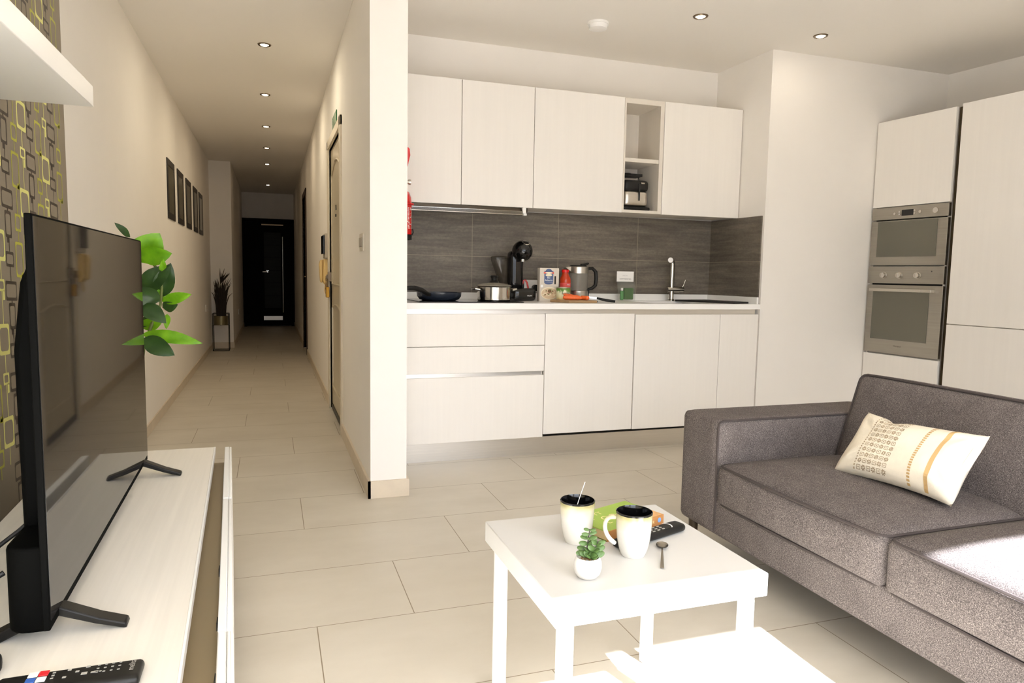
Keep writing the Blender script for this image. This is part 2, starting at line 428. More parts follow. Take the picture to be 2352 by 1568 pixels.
# hob
t = thing('hob', 'black glass hob under the frying pan and steel saucepan', 'hob', (1.1,4.2,.93))
obj('glass_plate', slab(.80,1.43,3.95,4.44,.9302,.936), M_blackg, t, bev=.002)
M_zone = mat('grey_marking', (110,110,110), .4)
for x, y, r in ((.97,4.14,.10),(1.27,4.14,.09),(.97,4.33,.07),(1.27,4.33,.08)):
    for q in (r,):
        n = 40; b = B()
        for i in range(n):
            a0, a1 = 2*PI*i/n, 2*PI*(i+1)/n
            b.poly([(x+q*math.cos(a0),y+q*math.sin(a0),.9363),(x+q*math.cos(a1),y+q*math.sin(a1),.9363),(x+(q-.003)*math.cos(a1),y+(q-.003)*math.sin(a1),.9363),(x+(q-.003)*math.cos(a0),y+(q-.003)*math.sin(a0),.9363)])
        obj('zone_marking', b, M_zone, t)
# wall units
def wallunit(label, x0, x1):
    t = thing('wall_cabinet', label, 'cabinet', ((x0+x1)/2,4.33,1.515))
    obj('carcass', slab(x0,x1,4.20,4.488,1.518,2.243), M_cabi, t)
    obj('door', slab(x0+.001,x1-.001,4.18,4.198,1.513,2.246), M_cab, t, bev=.0012)
wallunit('white wall cabinet nearest the partition, beside the fire extinguisher', .636, 1.0945)
wallunit('white wall cabinet over the right half of the cooker hood', 1.0965, 1.557)
wallunit('widest white wall cabinet, above the coffee machine and kettle', 1.559, 2.178)
wallunit('white end wall cabinet against the niche wall, above the tap', 2.472, 3.080)
t = thing('open_shelf_unit', 'open two compartment wall unit holding the toaster', 'shelf unit', (2.325,4.33,1.515))
b = B(); b.box(2.180,2.192,4.184,4.488,1.515,2.245); b.box(2.443,2.470,4.184,4.488,1.515,2.245); b.box(2.192,2.443,4.184,4.488,1.515,1.534); b.box(2.192,2.443,4.184,4.488,2.213,2.245)
obj('carcass', b, M_cabi, t); obj('back_panel', slab(2.192,2.443,4.476,4.488,1.534,2.213), M_cabi, t); obj('shelf', slab(2.192,2.443,4.19,4.476,1.843,1.868), M_cabi, t)
tag(obj('vent_cover', slab(.70,.86,4.25,4.45,2.2465,2.262), M_cabi), 'flat pale cover lying on top of the first wall cabinet', 'vent cover')
t = thing('cooker_hood', 'slim dark cooker hood with rail under two wall cabinets', 'cooker hood', (1.08,4.3,1.46))
obj('body', slab(.64,1.53,4.20,4.47,1.488,1.513), mat('hood_dark_steel', (70,62,52), .3, 1), t)
obj('front_lip', slab(.64,1.49,4.178,4.186,1.486,1.490), M_chrome, t)
b = B(); b.box(.64,1.495,4.168,4.173,1.468,1.488); obj('visor', b, mat('visor_glass', (120,112,98), .12, alpha=.55), t)
b = B(); b.cyl((.64,4.165,1.467),(1.50,4.165,1.467),.004); obj('rail', b, M_chrome, t)
b = B(); b.prism([(4.165,1.512),(4.195,1.512),(4.18,1.485),(4.185,1.462),(4.150,1.462),(4.155,1.474),(4.168,1.48)], 'x', 1.487, 1.509); obj('bracket', b, M_white, t, bev=.002)

# tall units on the angled right wall (built along s, then turned with the wall)
TL = (3.976,3.893,0); TR = math.radians(-85)
R = Matrix.Translation(TL) @ Matrix.Rotation(TR,4,'Z')
def tslab(s0, s1, d0, d1, z0, z1): return B().box(s0,s1,d0,d1,z0,z1,R)
def TP(s, d, z): return R @ Vector((s,d,z))
t = thing('oven_tower', 'tall white housing around the built-in microwave and oven', 'tall cabinet', TL, TR)
b = B(); b.box(0,.016,.021,.10,.0,2.178,R); b.box(.530,.544,.022,.52,0,2.178,R); b.box(.06,.53,.50,.52,0,2.178,R); b.box(.016,.53,.03,.10,1.198,1.203,R); b.box(.016,.53,.03,.10,.59,.603,R); b.box(.016,.53,.03,.10,1.597,1.61,R)
obj('carcass', b, M_cabi, t)
obj('door', tslab(0,.553,0,.02,1.600,2.178), M_cab, t, bev=.0015)
obj('drawer_front', tslab(0,.553,0,.02,.10,.595), M_cab, t, bev=.0015)
obj('plinth', tslab(0,.56,.05,.06,0,.095), M_alu, t)
M_inox = mat('fingerprint_inox', (166,161,151), .36, 1, var=.06, vs=(2,2,120)); M_oglass = mat('oven_mirror_glass', (112,110,98), .25, .5)
t = thing('microwave', 'built-in steel microwave above the oven', 'microwave', TP(.28,.1,1.203), TR)
obj('control_band', tslab(.004,.553,-.004,.019,1.513,1.594), M_inox, t, bev=.001)
obj('door', tslab(.004,.553,-.004,.02,1.205,1.505), M_inox, t, bev=.001)
obj('window', tslab(.055,.487,-.006,-.0041,1.262,1.500), M_oglass, t)
obj('display', tslab(.228,.312,-.0055,-.0041,1.533,1.572), M_blackg, t)
for s, z, r in ((.178,1.549,.009),(.214,1.560,.007),(.214,1.543,.007),(.324,1.562,.007),(.324,1.545,.007),(.362,1.553,.010),(.467,1.553,.018)):
    b = B(); b.cyl(TP(s,-.004,z), TP(s,-.010,z), r, n=20); obj('button', b, M_chrome, t)
b = B(); b.box(.02,.526,.021,.45,1.206,1.512,R); obj('cavity', b, M_dark, t)
t = thing('oven', 'built-in steel oven with three knobs and bar handle', 'oven', TP(.28,.1,.605), TR)
obj('control_band', tslab(.004,.553,-.004,.02,1.083,1.197), M_inox, t, bev=.001)
obj('door', tslab(.004,.553,-.004,.02,.606,1.072), M_inox, t, bev=.001)
obj('window', tslab(.05,.465,-.006,-.0041,.70,1.035), M_oglass, t)
b = B(); b.box(.045,.43,-.045,-.034,1.028,1.048,R); b.box(.43,.50,-.045,-.004,1.028,1.048,R); b.box(.045,.06,-.036,-.004,1.03,1.046,R); obj('handle', b, M_steel, t, bev=.002)
for s in (.125,.245,.375):
    b = B(); b.cyl(TP(s,-.004,1.138), TP(s,-.008,1.138), .023, n=28); b.cyl(TP(s,-.008,1.138), TP(s,-.026,1.138), .018, n=28); b.box(s-.004,s+.004,-.032,-.026,1.122,1.154,R); obj('knob', b, M_steel, t, bev=.001)
b = B(); b.cyl(TP(.47,-.0045,1.165), TP(.47,-.006,1.165), .004, n=12); obj('indicator_light', b, M_dark, t)
b = B(); put_text(b, 'Whirlpool', .014, TP(.26,-.0046,.66), R.to_3x3() @ Vector((1,0,0)), (0,0,1)); obj('lettering', b, M_dark, t)
b = B(); b.box(.02,.526,.021,.45,.606,1.195,R); obj('cavity', b, M_dark, t)
tag(obj('gap_shade_strip', tslab(.5536,.5885,.030,.50,0,2.178), mat('shadow_gap_strip', (70,60,44), .7, spec=.1)), 'strip coloured as the shaded gap between oven tower and fridge doors', 'gap strip')  # dark brown puts the shade of the gap into the strip's colour
t = thing('fridge_freezer', 'tall built-in fridge freezer behind two plain white doors', 'fridge', TP(.9,.28,0), TR)
obj('carcass', tslab(.590,1.188,.022,.55,0,2.186), M_cabi, t)
obj('fridge_door', tslab(.590,1.188,0,.02,.838,2.188), M_cab, t, bev=.0015)
obj('freezer_door', tslab(.590,1.188,0,.02,.10,.833), M_cab, t, bev=.0015)
t = thing('larder_cabinet', 'plain white larder cabinet beyond the fridge at frame edge', 'tall cabinet', TP(1.5,.28,0), TR)
obj('carcass', tslab(1.192,1.79,.022,.55,0,2.186), M_cabi, t)
obj('door', tslab(1.192,1.79,0,.02,.10,2.188), M_cab, t, bev=.0015)

# ------------------------------------------------------------------ things on the worktop
ZW = .9302
Z0 = .9366
t = thing('frying_pan', 'dark blue frying pan with black handle on the hob', 'frying pan', (.957,4.15,Z0))
b = B(); b.lathe([(0,Z0),(.10,Z0),(.118,Z0+.006),(.132,Z0+.025),(.135,Z0+.048),(.132,Z0+.048),(.128,Z0+.026),(.114,Z0+.010),(.0,Z0+.006)], (.957,4.15,0), 48)
obj('body', b, mat('navy_enamel', (38,44,54), .25), t)
b = B(); b.tube([(.885,4.06,.972),(.86,4.03,.978),(.82,3.995,1.0),(.77,3.965,1.012),(.73,3.95,1.012)], [.012,.013,.014,.014,.012], 10); obj('handle', b, M_black, t)
t = thing('saucepan', 'steel saucepan with glass lid on the hob', 'saucepan', (1.302,4.15,Z0))
b = B(); b.lathe([(0,Z0),(.098,Z0),(.104,Z0+.006),(.106,Z0+.083),(.110,Z0+.086),(.106,Z0+.088),(.102,Z0+.084),(.100,Z0+.008),(0,Z0+.006)], (1.302,4.15,0), 48); obj('body', b, M_chrome, t)
for sx in (-1, 1):
    b = B(); b.tube([(1.302+sx*.104,4.10,1.003),(1.302+sx*.128,4.105,1.008),(1.302+sx*.137,4.15,1.010),(1.302+sx*.128,4.195,1.008),(1.302+sx*.104,4.20,1.003)], .007, 10); obj('handle', b, M_chrome, t)
b = B(); b.lathe([(.109,1.0255),(.109,1.029),(.08,1.040),(.03,1.047),(0,1.048),(0,1.044),(.08,1.036),(.106,1.0255)], (1.302,4.15,0), 40); lid = obj('lid', b, mat('lid_glass', (170,162,146), .08, alpha=.6), t)
b = B(); b.lathe([(0,1.046),(.03,1.046),(.026,1.054),(.018,1.060),(.018,1.070),(.025,1.084),(.02,1.090),(0,1.090)], (1.302,4.15,0), 28); obj('knob', b, M_black, lid)
# capsule coffee machine
CX, CY = 1.528, 4.30
t = thing('coffee_machine', 'black capsule coffee machine with a round ball head', 'coffee machine', (CX,CY,ZW))
b = B(); b.cushion(1.448,1.604,4.20,4.38,ZW+.002,1.012,.024,10); obj('base', b, M_blackg, t)
b = B(); b.cushion(1.455,1.548,4.29,4.385,1.0,1.25,.03,10); obj('column', b, M_blackg, t)
b = B(); b.blob((1.527,4.275,1.248), (.066,.072,.066), n=16); obj('head', b, M_blackg, t)
b = B(); b.cyl((1.520,4.245,1.215),(1.520,4.245,1.180),.014); obj('spout', b, M_chrome, t)
b = B(); b.lathe([(.020,0),(.024,.002),(.020,.004)], (1.536,4.236,1.298), 28, Matrix.Rotation(math.radians(38),3,'X')); obj('badge', b, M_alu, t)
b = B()
def tank(u, v):
    a = 2*PI*u; zz = 1.02+.185*v; w = .018+.045*min(1,v*1.1)**.8
    return Vector((1.43-.028*v+w*math.cos(a), 4.35+.6*w*math.sin(a), zz))
b.grid(tank, 24, 8); b.blob((1.402,4.35,1.205),(.063,.038,.012)); obj('water_tank', b, mat('smoked_tank', (66,60,50), .05, alpha=.5), t)
b = B(); b.tube([(1.566,4.37,1.0),(1.567,4.372,1.04),(1.575,4.373,1.06),(1.586,4.372,1.064),(1.598,4.370,1.045),(1.606,4.366,1.005),(1.612,4.362,.960),(1.615,4.36,.937)], .006, 8); obj('cable', b, M_red, t)
b = B(); b.box(1.558,1.573,4.36,4.38,1.008,1.035); obj('cable_plug', b, M_black, t)
b = B(); put_text(b, 'KRUPS', .011, (1.555,4.1995,.965), (1,0,0), (0,0,1)); obj('lettering', b, M_wprint, t)
# socket behind
t = thing('wall_socket', 'white double wall socket behind the coffee machine', 'socket', (1.665,4.47,.975))
b = B(); b.box(1.617,1.713,4.478,4.4895,.979,1.064); obj('plate', b, M_white, t, bev=.003)
b = B(); b.cyl((1.692,4.4775,1.010),(1.692,4.445,1.010),.022); obj('plug', b, M_black, t)
# rice box
M_box = mat('pale_grey_card', (208,199,186), .5, var=.02)
t = thing('rice_box', 'pale grey rice carton with blue label beside the sauce bottle', 'box', (1.687,4.22,ZW))
b = B(); b.box(1.622,1.753,4.20,4.245,ZW,1.143); obj('carton', b, M_box, t, bev=.001)
YB = 4.1995
cols = [mat('print_blue', (74,92,132), .5), mat('print_red', (214,92,76), .5), mat('print_cream', (232,222,196), .5), mat('print_risotto', (214,190,158), .5), mat('print_brown', (132,92,60), .5), mat('print_green', (110,120,60), .5), M_dark, M_wprint]
b = B()
def disc(cx, cz, rx, rz, mi, y, a0=0, a1=2*PI, n=28):
    b.mi = mi; b.poly([(cx+rx*math.cos(a0+(a1-a0)*i/n), y, cz+rz*math.sin(a0+(a1-a0)*i/n)) for i in range(n)])
def rc(x0, x1, z0, z1, mi, y): b.mi = mi; b.poly([(x0,y,z0),(x1,y,z0),(x1,y,z1),(x0,y,z1)])
disc(1.683,1.122,.022,.016,0,YB,0,PI*1.04); rc(1.652,1.714,1.118,1.124,0,YB); rc(1.648,1.718,1.107,1.118,1,YB-.0002); disc(1.683,1.112,.024,.006,2,YB-.0003)
rc(1.652,1.714,1.052,1.107,0,YB); disc(1.683,1.052,.031,.014,0,YB,PI,2*PI); disc(1.683,1.098,.023,.008,2,YB-.0003)
rc(1.722,1.733,1.040,1.092,6,YB); disc(1.637,1.028,.009,.009,7,YB)
disc(1.690,.983,.060,.040,2,YB); disc(1.690,.981,.054,.034,3,YB-.0002)
for i in range(34):
    a = random.random()*2*PI; q = math.sqrt(random.random()); disc(1.690+.048*q*math.cos(a), .982+.029*q*math.sin(a), .004+.003*random.random(), .003, random.choice((4,4,2,2,2,5)), YB-.0003-.00002*i, n=10)
disc(1.690,.996,.013,.011,4,YB-.0012); disc(1.692,1.004,.012,.004,5,YB-.0013)
b.mi = 7; put_text(b, 'Bio', .016, (1.683,YB-.0005,1.081), (1,0,0), (0,0,1)); put_text(b, 'Arborio', .016, (1.683,YB-.0005,1.065), (1,0,0), (0,0,1))
obj('printed_label', b, cols, t, smooth=False)
# tomato sauce
t = thing('sauce_bottle', 'glass bottle of red tomato sauce behind the can', 'bottle', (1.806,4.22,ZW))
b = B(); b.lathe([(0,ZW),(.033,ZW),(.035,ZW+.01),(.035,1.045),(.036,1.062),(.034,1.078),(.024,1.100),(.020,1.112),(.020,1.118),(0,1.118)], (1.806,4.22,0), 32); obj('bottle_body', b, mat('tomato_passata', (172,52,18), .12), t)
b = B(); b.lathe([(.0,1.135),(.021,1.135),(.024,1.132),(.024,1.118),(.021,1.117)], (1.806,4.22,0), 28); obj('cap', b, M_red, t)
b = B(); b.lathe([(.0355,.95),(.0358,.951),(.0358,1.049),(.0355,1.05)], (1.806,4.22,0), 32); obj('paper_label', b, mat('label_red', (206,70,66), .5), t)
b = B(); put_text(b, 'PAS', .014, (1.814,4.1835,1.038), (1,0,0), (0,0,1)); obj('lettering', b, M_wprint, t)
# can
t = thing('food_can', 'small can with cream and green label before the sauce bottle', 'can', (1.756,4.13,ZW))
b = B(); b.lathe([(0,ZW),(.043,ZW),(.045,ZW+.003),(.044,ZW+.006),(.044,1.018),(.0455,1.021),(.044,1.024),(.042,1.021),(0,1.020)], (1.756,4.13,0), 40); obj('tin', b, M_steel, t)
k = N('can_label_print'); _, x, y, z = k.xyz(); f = k.noise((60,60,30), 1, 3)
lo = k.ramp(k.math('ADD', k.math('MULTIPLY', z, 10), k.math('MULTIPLY', k.math('SUBTRACT', f, .5), .5)), [(.1, lin((226,190,110))), (.3, lin((228,222,176))), (.62, lin((226,228,196))), (.72, lin((88,128,44)))])
k.l(lo, k.p.inputs['Base Color']); M_can = k.m
b = B(); b.lathe([(.0445,ZW+.007),(.0447,ZW+.008),(.0447,1.016),(.0445,1.017)], (1.756,4.13,0), 40); obj('paper_label', b, M_can, t)
b = B(); put_text(b, 'Bonduelle', .018, (1.762,4.0845,.988), (1,0,.08), (0,0,1)); put_text(b, 'Pois', .010, (1.750,4.0845,.972), (1,0,.08), (0,0,1)); obj('lettering', b, M_dark, t)
# kettle
KX, KY = 1.945, 4.33
t = thing('kettle', 'glass and steel kettle with black handle beside sauce bottle', 'kettle', (KX,KY,ZW))
b = B(); b.lathe([(0,ZW),(.072,ZW),(.072,ZW+.02),(.068,ZW+.024),(0,ZW+.024)], (KX,KY,0), 36); obj('power_base', b, M_black, t)
b = B(); b.lathe([(0,.956),(.066,.956),(.068,.960),(.068,.997),(.066,.999),(0,.999)], (KX,KY,0), 40); obj('heater_band', b, M_steel, t)
b = B(); b.lathe([(.067,.999),(.067,1.115),(.064,1.115),(.064,.999)], (KX,KY,0), 40); obj('glass_jug', b, mat('kettle_glass', (165,160,148), .04, alpha=.26), t)
b = B(); b.lathe([(.068,1.113),(.068,1.154),(.062,1.159),(.0,1.159),(0,1.113)], (KX,KY,0), 40); b.prism([(KX-.10,1.150),(KX-.055,1.158),(KX-.055,1.12)], 'y', KY-.025, KY+.025); obj('rim_band', b, M_steel, t)
b = B(); b.lathe([(0,1.159),(.058,1.159),(.055,1.165),(0,1.167)], (KX,KY,0), 36); b.tube([(KX+.02,KY,1.164),(KX+.05,KY,1.170),(KX+.075,KY,1.181)], [.012,.010,.006], 8); obj('lid', b, M_black, t)
b = B(); b.tube([(KX+.066,KY-.01,1.145),(KX+.10,KY-.01,1.148),(KX+.125,KY-.01,1.125),(KX+.129,KY-.01,1.08),(KX+.125,KY-.01,1.035),(KX+.10,KY-.01,1.015),(KX+.07,KY-.01,1.005),(KX+.068,KY-.01,.96)], [.010,.011,.012,.012,.012,.011,.010,.009], 12); obj('handle', b, M_black, t)
# cutting board, carrots, knife
M_wood = mat('oiled_wood', (158,126,88), .5, var=.18, vs=(6,40,40))
t = thing('cutting_board', 'small wooden cutting board under the carrots', 'cutting board', (1.80,4.05,ZW), math.radians(-2))
b = B(); b.prism([(1.655,4.10),(1.735,3.985),(1.925,3.985),(1.925,4.08),(1.70,4.145)], 'z', ZW, ZW+.016); obj('board', b, M_wood, t, bev=.003)
b = B(); b.box(1.925,1.946,4.02,4.05,ZW+.002,ZW+.014); obj('end_cap', b, M_black, t, bev=.003)
M_car = mat('carrot_skin', (232,106,44), .45, var=.10, vs=(90,15,15))
def carrot(label, p0, p1, r0, r1):
    b = B(); p0 = Vector(p0); p1 = Vector(p1); n = 8
    rad = [r0*.35]+[r0+(r1-r0)*i/n+.0008*math.sin(i*2.4) for i in range(1, n)]+[r1*.4]
    b.tube([p0.lerp(p1, i/n)+Vector((0,.002*math.sin(i*.9),0)) for i in range(n+1)], rad, 14)
    tag(obj('carrot', b, M_car), label, 'carrot', 'carrots on the cutting board')
ZC = ZW+.016
carrot('long front carrot lying on the cutting board before the can', (1.720,4.045,ZC+.016), (1.838,4.020,ZC+.013), .0155, .012)
carrot('slim carrot lying across behind the long front carrot', (1.738,4.085,ZC+.034), (1.845,4.058,ZC+.013), .008, .012)
carrot('stubby carrot end at the kettle side of the board', (1.846,4.055,ZC+.014), (1.874,3.995,ZC+.014), .014, .013)
t = thing('kitchen_knife', 'kitchen knife with black handle resting on the board edge', 'knife', (2.02,4.06,ZW))
b = B(); b.tube([(1.965,4.075,.957),(2.02,4.055,.945),(2.075,4.035,.9385)], [.007,.009,.008], 10); obj('handle', b, M_black, t)
b = B(); b.poly([(1.965,4.075,.963),(1.965,4.075,.951),(1.905,4.098,.958),(1.872,4.111,.972)]); b.poly([(1.9652,4.0756,.963),(1.872,4.1118,.972),(1.905,4.0988,.958),(1.9652,4.0756,.951)]); obj('blade', b, M_chrome, t)
# sponge pack
SPX, SPY = 2.33, 4.385
t = thing('cleaning_pack', 'clear cleaning kit bag with green sponge and white header card', 'cleaning kit', (SPX,SPY,ZW))
b = B(); b.box(2.262,2.392,SPY-.002,SPY+.002,1.062,1.132); obj('header_card', b, M_white, t)
b = B(); put_text(b, 'HAPPYRENTALS', .0125, (2.328,SPY-.0026,1.080), (1,0,0), (0,0,1)); obj('lettering', b, mat('grey_print', (110,108,112), .5), t)
b = B(); put_text(b, 'thank you', .010, (2.325,SPY-.0026,1.104), (1,0,0), (0,0,1)); obj('small_lettering', b, mat('pale_print', (190,188,190), .5), t)
b = B(); b.cushion(2.318,2.388,SPY-.016,SPY+.012,ZW+.008,1.018,.006,6); obj('sponge', b, mat('green_scourer', (58,98,34), .9, var=.15, vs=(200,200,200)), t)
b = B(); b.cushion(2.292,2.316,SPY-.014,SPY+.008,ZW+.004,1.000,.008,6); obj('small_bottle', b, mat('green_liquid', (52,132,50), .2), t)
b = B(); b.cyl((2.304,SPY-.003,1.000),(2.304,SPY-.003,1.018),.008); obj('bottle_cap', b, M_white, t)
b = B(); b.prism([(2.272,1.063),(2.390,1.063),(2.400,.99),(2.398,ZW+.001),(2.284,ZW+.001),(2.282,.99)], 'y', SPY-.020, SPY+.016); obj('plastic_bag', b, mat('clear_polythene', (214,222,210), .2, alpha=.10, spec=.2), t)
# tap
TX, TY = 2.712, 4.41
t = thing('kitchen_tap', 'tall chrome kitchen tap with swivel spout behind the sink', 'tap', (TX,TY,ZW))
b = B(); b.lathe([(0,ZW),(.027,ZW),(.027,ZW+.008),(.020,ZW+.012),(.019,1.0),(0,1.0)], (TX,TY,0), 28); obj('base', b, M_chrome, t)
b = B(); b.cyl((TX-.037,TY,1.012),(TX+.062,TY,1.012),.0215,n=28); b.cyl((TX+.064,TY,1.012),(TX+.095,TY,1.012),.019,n=28); obj('mixer_body', b, M_chrome, t)
b = B(); b.tube([(TX,TY,1.0),(TX,TY,1.17),(TX,TY,1.195),(TX-.004,TY-.006,1.213),(TX-.018,TY-.020,1.219),(TX-.045,TY-.06,1.218),(TX-.095,TY-.13,1.216)], [.019,.019,.019,.018,.017,.017,.017], 18); obj('spout', b, M_chrome, t)
b = B(); b.cyl((TX-.094,TY-.129,1.216),(TX-.098,TY-.135,1.216),.0175); obj('spout_end', b, M_white, t)
b = B(); b.tube([(TX+.085,TY,1.015),(TX+.10,TY,1.045),(TX+.113,TY,1.08)], [.006,.005,.004], 8); obj('lever', b, M_chrome, t)
# draining tray
b = B(); b.prism([(2.70,4.34),(2.98,4.38),(3.045,3.975),(2.90,3.93)], 'z', ZW, ZW+.012); tag(obj('draining_tray', b, mat('black_tray', (30,28,25), .5), bev=.003), 'flat black draining tray beside the sink', 'tray')
# toaster
QX0, QX1 = 2.215, 2.395
t = thing('toaster', 'black and steel toaster in the open shelf unit', 'toaster', (2.30,4.30,1.5345))
b = B(); b.cushion(QX0-.005,QX1+.01,4.21,4.42,1.535,1.560,.012,8); obj('base', b, M_black, t)
b = B(); b.cushion(QX0,QX1,4.22,4.40,1.558,1.668,.03,10); obj('body', b, M_steel, t)
b = B(); b.cushion(QX0-.002,QX1+.002,4.218,4.402,1.660,1.735,.025,10); obj('top_housing', b, M_black, t)
b = B(); b.box(2.318,2.326,4.214,4.222,1.60,1.71); obj('lever_slot', b, M_blackm, t)
b = B(); b.box(2.324,2.350,4.196,4.222,1.706,1.716); obj('lever', b, M_chrome, t, bev=.002)
b = B(); b.box(2.230,2.370,4.27,4.36,1.764,1.782); b.tube([(2.355,4.30,1.768),(2.365,4.30,1.733)], .003); b.tube([(2.24,4.30,1.768),(2.235,4.30,1.733)], .003); b.blob((2.265,4.31,1.779),(.045,.05,.009)); obj('bun_rack', b, M_black, t)
# ------------------------------------------------------------------ television corner
t = thing('tv_cabinet', 'low white television cabinet with grain top under the television', 'tv cabinet', (-.4,1.6,0))
ca = .0346
def cx(x, y): return x-(y-2.7)*ca
def cprism(pts_x0, pts_x1, y0, y1, z0, z1, b=None, k0=ca, k1=ca):
    b = b or B(); f = lambda x, y, k: x-(y-2.7)*k
    b.prism([(f(pts_x0,y0,k0),y0),(f(pts_x1,y0,k1),y0),(f(pts_x1,y1,k1),y1),(f(pts_x0,y1,k0),y1)], 'z', z0, z1); return b
M_grain = mat('white_grain_laminate', (232,226,215), .5, var=.04, vs=(60,1.5,60)); 
obj('top', cprism(-.672,-.200,.3,2.705,.440,.460), M_grain, t, bev=.001)
obj('edge_band', cprism(-.1998,-.1955,.3,2.705,.438,.4605), M_white, t)
obj('carcass', cprism(-.67,-.205,.32,2.69,.06,.439), M_cabi, t)
obj('recess_channel', cprism(-.2045,-.1655,.3,2.69,.06,.405,k1=.048), mat('brown_channel', (128,112,84), .35), t)
def front(y0, y1):
    b = cprism(-.165,-.150,y0,y1,.07,.4595,k0=.048,k1=.048); f = obj('drawer_front', b, M_white, t, bev=.002)
    b = cprism(-.1495,-.142,y0,y1,.07,.4585,k0=.048,k1=.048); obj('facing', b, M_white, f, bev=.002)
front(2.085,2.70); front(1.30,2.080); front(.32,1.296)
for y in (1.62,1.37,1.17):
    b = B(); b.box(-.165-(y-2.7)*.048-.003,-.165-(y-2.7)*.048+.0005,y-.012,y+.012,.43,.446); obj('drawer_catch', b, M_dark, t)
for y in (.4,2.6):
    for x in (-.62,-.24): b = B(); b.box(cx(x,y)-.02,cx(x,y)+.02,y-.02,y+.02,0,.06); obj('foot', b, M_blackm, t)

t = thing('television', 'large black flat television standing on the white cabinet', 'television', (-.37,1.86,.46))
def tvx(y): return -.353-(y-1.30)*.0195
def tvp(d0, d1, y0, y1, z0, z1, b=None):
    b = b or B(); b.prism([(tvx(y0)-d0,y0),(tvx(y0)-d1,y0),(tvx(y1)-d1,y1),(tvx(y1)-d0,y1)], 'z', z0, z1); return b
obj('frame', tvp(.0,.011,1.30,2.432,.498,1.182), M_tv, t, bev=.002)
k = N('tv_screen_glass'); k.p.inputs['Base Color'].default_value = (.012,.011,.010,1); k.p.inputs['Roughness'].default_value = .035; k.p.inputs['IOR'].default_value = 1.36; k.p.inputs['Specular IOR Level'].default_value = .38
k.bump(k.noise((3,1.6,1.2), 1, 1), .03, .02)
b = tvp(-.001,.0005,1.304,2.428,.514,1.178); obj('screen', b, k.m, t)
b = B()
prof = [(.0105,.60),(.074,.60),(.076,.95),(.062,1.07),(.030,1.15),(.0105,1.165)]
E = [[b.v((tvx(y)-d,y,z)) for d, z in prof] for y in (1.45,2.30)]
b._f(E[0]); b._f(E[1][::-1])
for i in range(6): b._f([E[0][i],E[0][(i+1)%6],E[1][(i+1)%6],E[1][i]])
obj('back_cover', b, M_tv, t, bev=.012, seg=3)
b = B(); X = tvx(1.33)
b.prism([(X-.011,1.328),(X-.040,1.328)]+[(X-.040-.034*math.sin(q),1.362-.034*math.cos(q)) for q in (.3,.6,.9,1.2,1.57)]+[(tvx(2.2)-.075,2.2),(tvx(2.2)-.0112,2.2)], 'z', .484, .632); obj('electronics_housing', b, M_tv, t, bev=.006, seg=3)
for y in (1.372,2.36):
    b = B(); X = tvx(y)
    b.prism([(X-.13,.4605),(X-.09,.4605),(X-.012,.496),(X+.0,.496),(X+.055,.474),(X+.098,.4605),(X+.104,.4605),(X+.102,.470),(X+.06,.485),(X+.003,.512),(X-.02,.512)], 'y', y-.016, y+.016)
    obj('foot', b, M_black, t, bev=.003)
def cable(name, label, pts, r):
    b = B(); b.tube(pts, r, 8); tag(obj(name, b, M_blackm), label, 'cable')
cable('antenna_cable', 'black cable arching from the television back over the cabinet', [(-.452,1.62,.60),(-.48,1.60,.575),(-.53,1.55,.54),(-.58,1.50,.50),(-.63,1.47,.467),(-.66,1.44,.467)], .0045)
cable('power_cable', 'thicker black cable drooping low behind the television', [(-.452,1.42,.56),(-.48,1.41,.545),(-.52,1.40,.52),(-.57,1.39,.49),(-.62,1.37,.467),(-.655,1.36,.467)], .005)
b = B(); b.blob((-.472,1.66,.605),(.010,.012,.022)); tag(obj('cable_connector', b, mat('grey_connector', (170,165,150), .4)), 'pale cable connector plugged behind the television', 'connector')

t = thing('remote_control', 'black television remote with red, white and blue buttons on cabinet', 'remote control', (-.295,1.18,.4605))
b = B(); b.cushion(-.398,-.199,1.148,1.208,.4605,.4785,.008,8); obj('body', b, M_black, t)
ZR = .4787
def btn(name, x, y, w, h, m, z=.0018):
    b = B(); b.box(x-w/2,x+w/2,y-h/2,y+h/2,ZR,ZR+z); obj(name, b, m, t, bev=.0006)
M_blue = mat('blue_button', (52,92,168), .4); M_redb = mat('red_button', (206,40,48), .4); M_grb = mat('grey_legend', (168,165,158), .5)
btn('white_button', -.350,1.197,.013,.014,M_white); btn('red_button', -.336,1.197,.013,.014,M_redb); btn('blue_button', -.350,1.180,.013,.013,M_blue); btn('white_button', -.336,1.180,.013,.013,M_white)
b = B()
for x in (-.262,-.252,-.242,-.232):
    for y in (1.200,1.190,1.179): b.box(x-.0018,x+.0018,y-.0012,y+.0012,ZR,ZR+.0006)
for x, y, q in ((-.322,1.196,.002),(-.322,1.188,.002),(-.322,1.180,.002),(-.302,1.198,.0025),(-.290,1.190,.0025),(-.279,1.181,.004),(-.268,1.181,.002),(-.263,1.181,.003),(-.257,1.181,.0015),(-.277,1.2,.003),(-.305,1.178,.0025)): b.box(x-q,x+q,y-q*.8,y+q*.8,ZR,ZR+.0006)
obj('key_legends', b, M_grb, t)
b = B(); put_text(b, 'melita', .013, (-.214,1.186,ZR+.0004), (0,1,0), (-1,0,0)); obj('lettering', b, M_grb, t)
t = thing('set_top_box', 'black rounded set-top box at the cabinet corner near the remote', 'set-top box', (-.475,1.255,.4605), math.radians(35))
b = B(); Rm = Matrix.Translation((-.478,1.262,0)) @ Matrix.Rotation(math.radians(35),4,'Z'); b.cushion(-.055,.055,-.055,.055,.4605,.497,.014,8,M=Rm); obj('case', b, M_black, t)
b = B(); b.cyl((-.478,1.262,.4965),(-.478,1.262,.4985),.02); obj('top_disc', b, M_blackg, t)

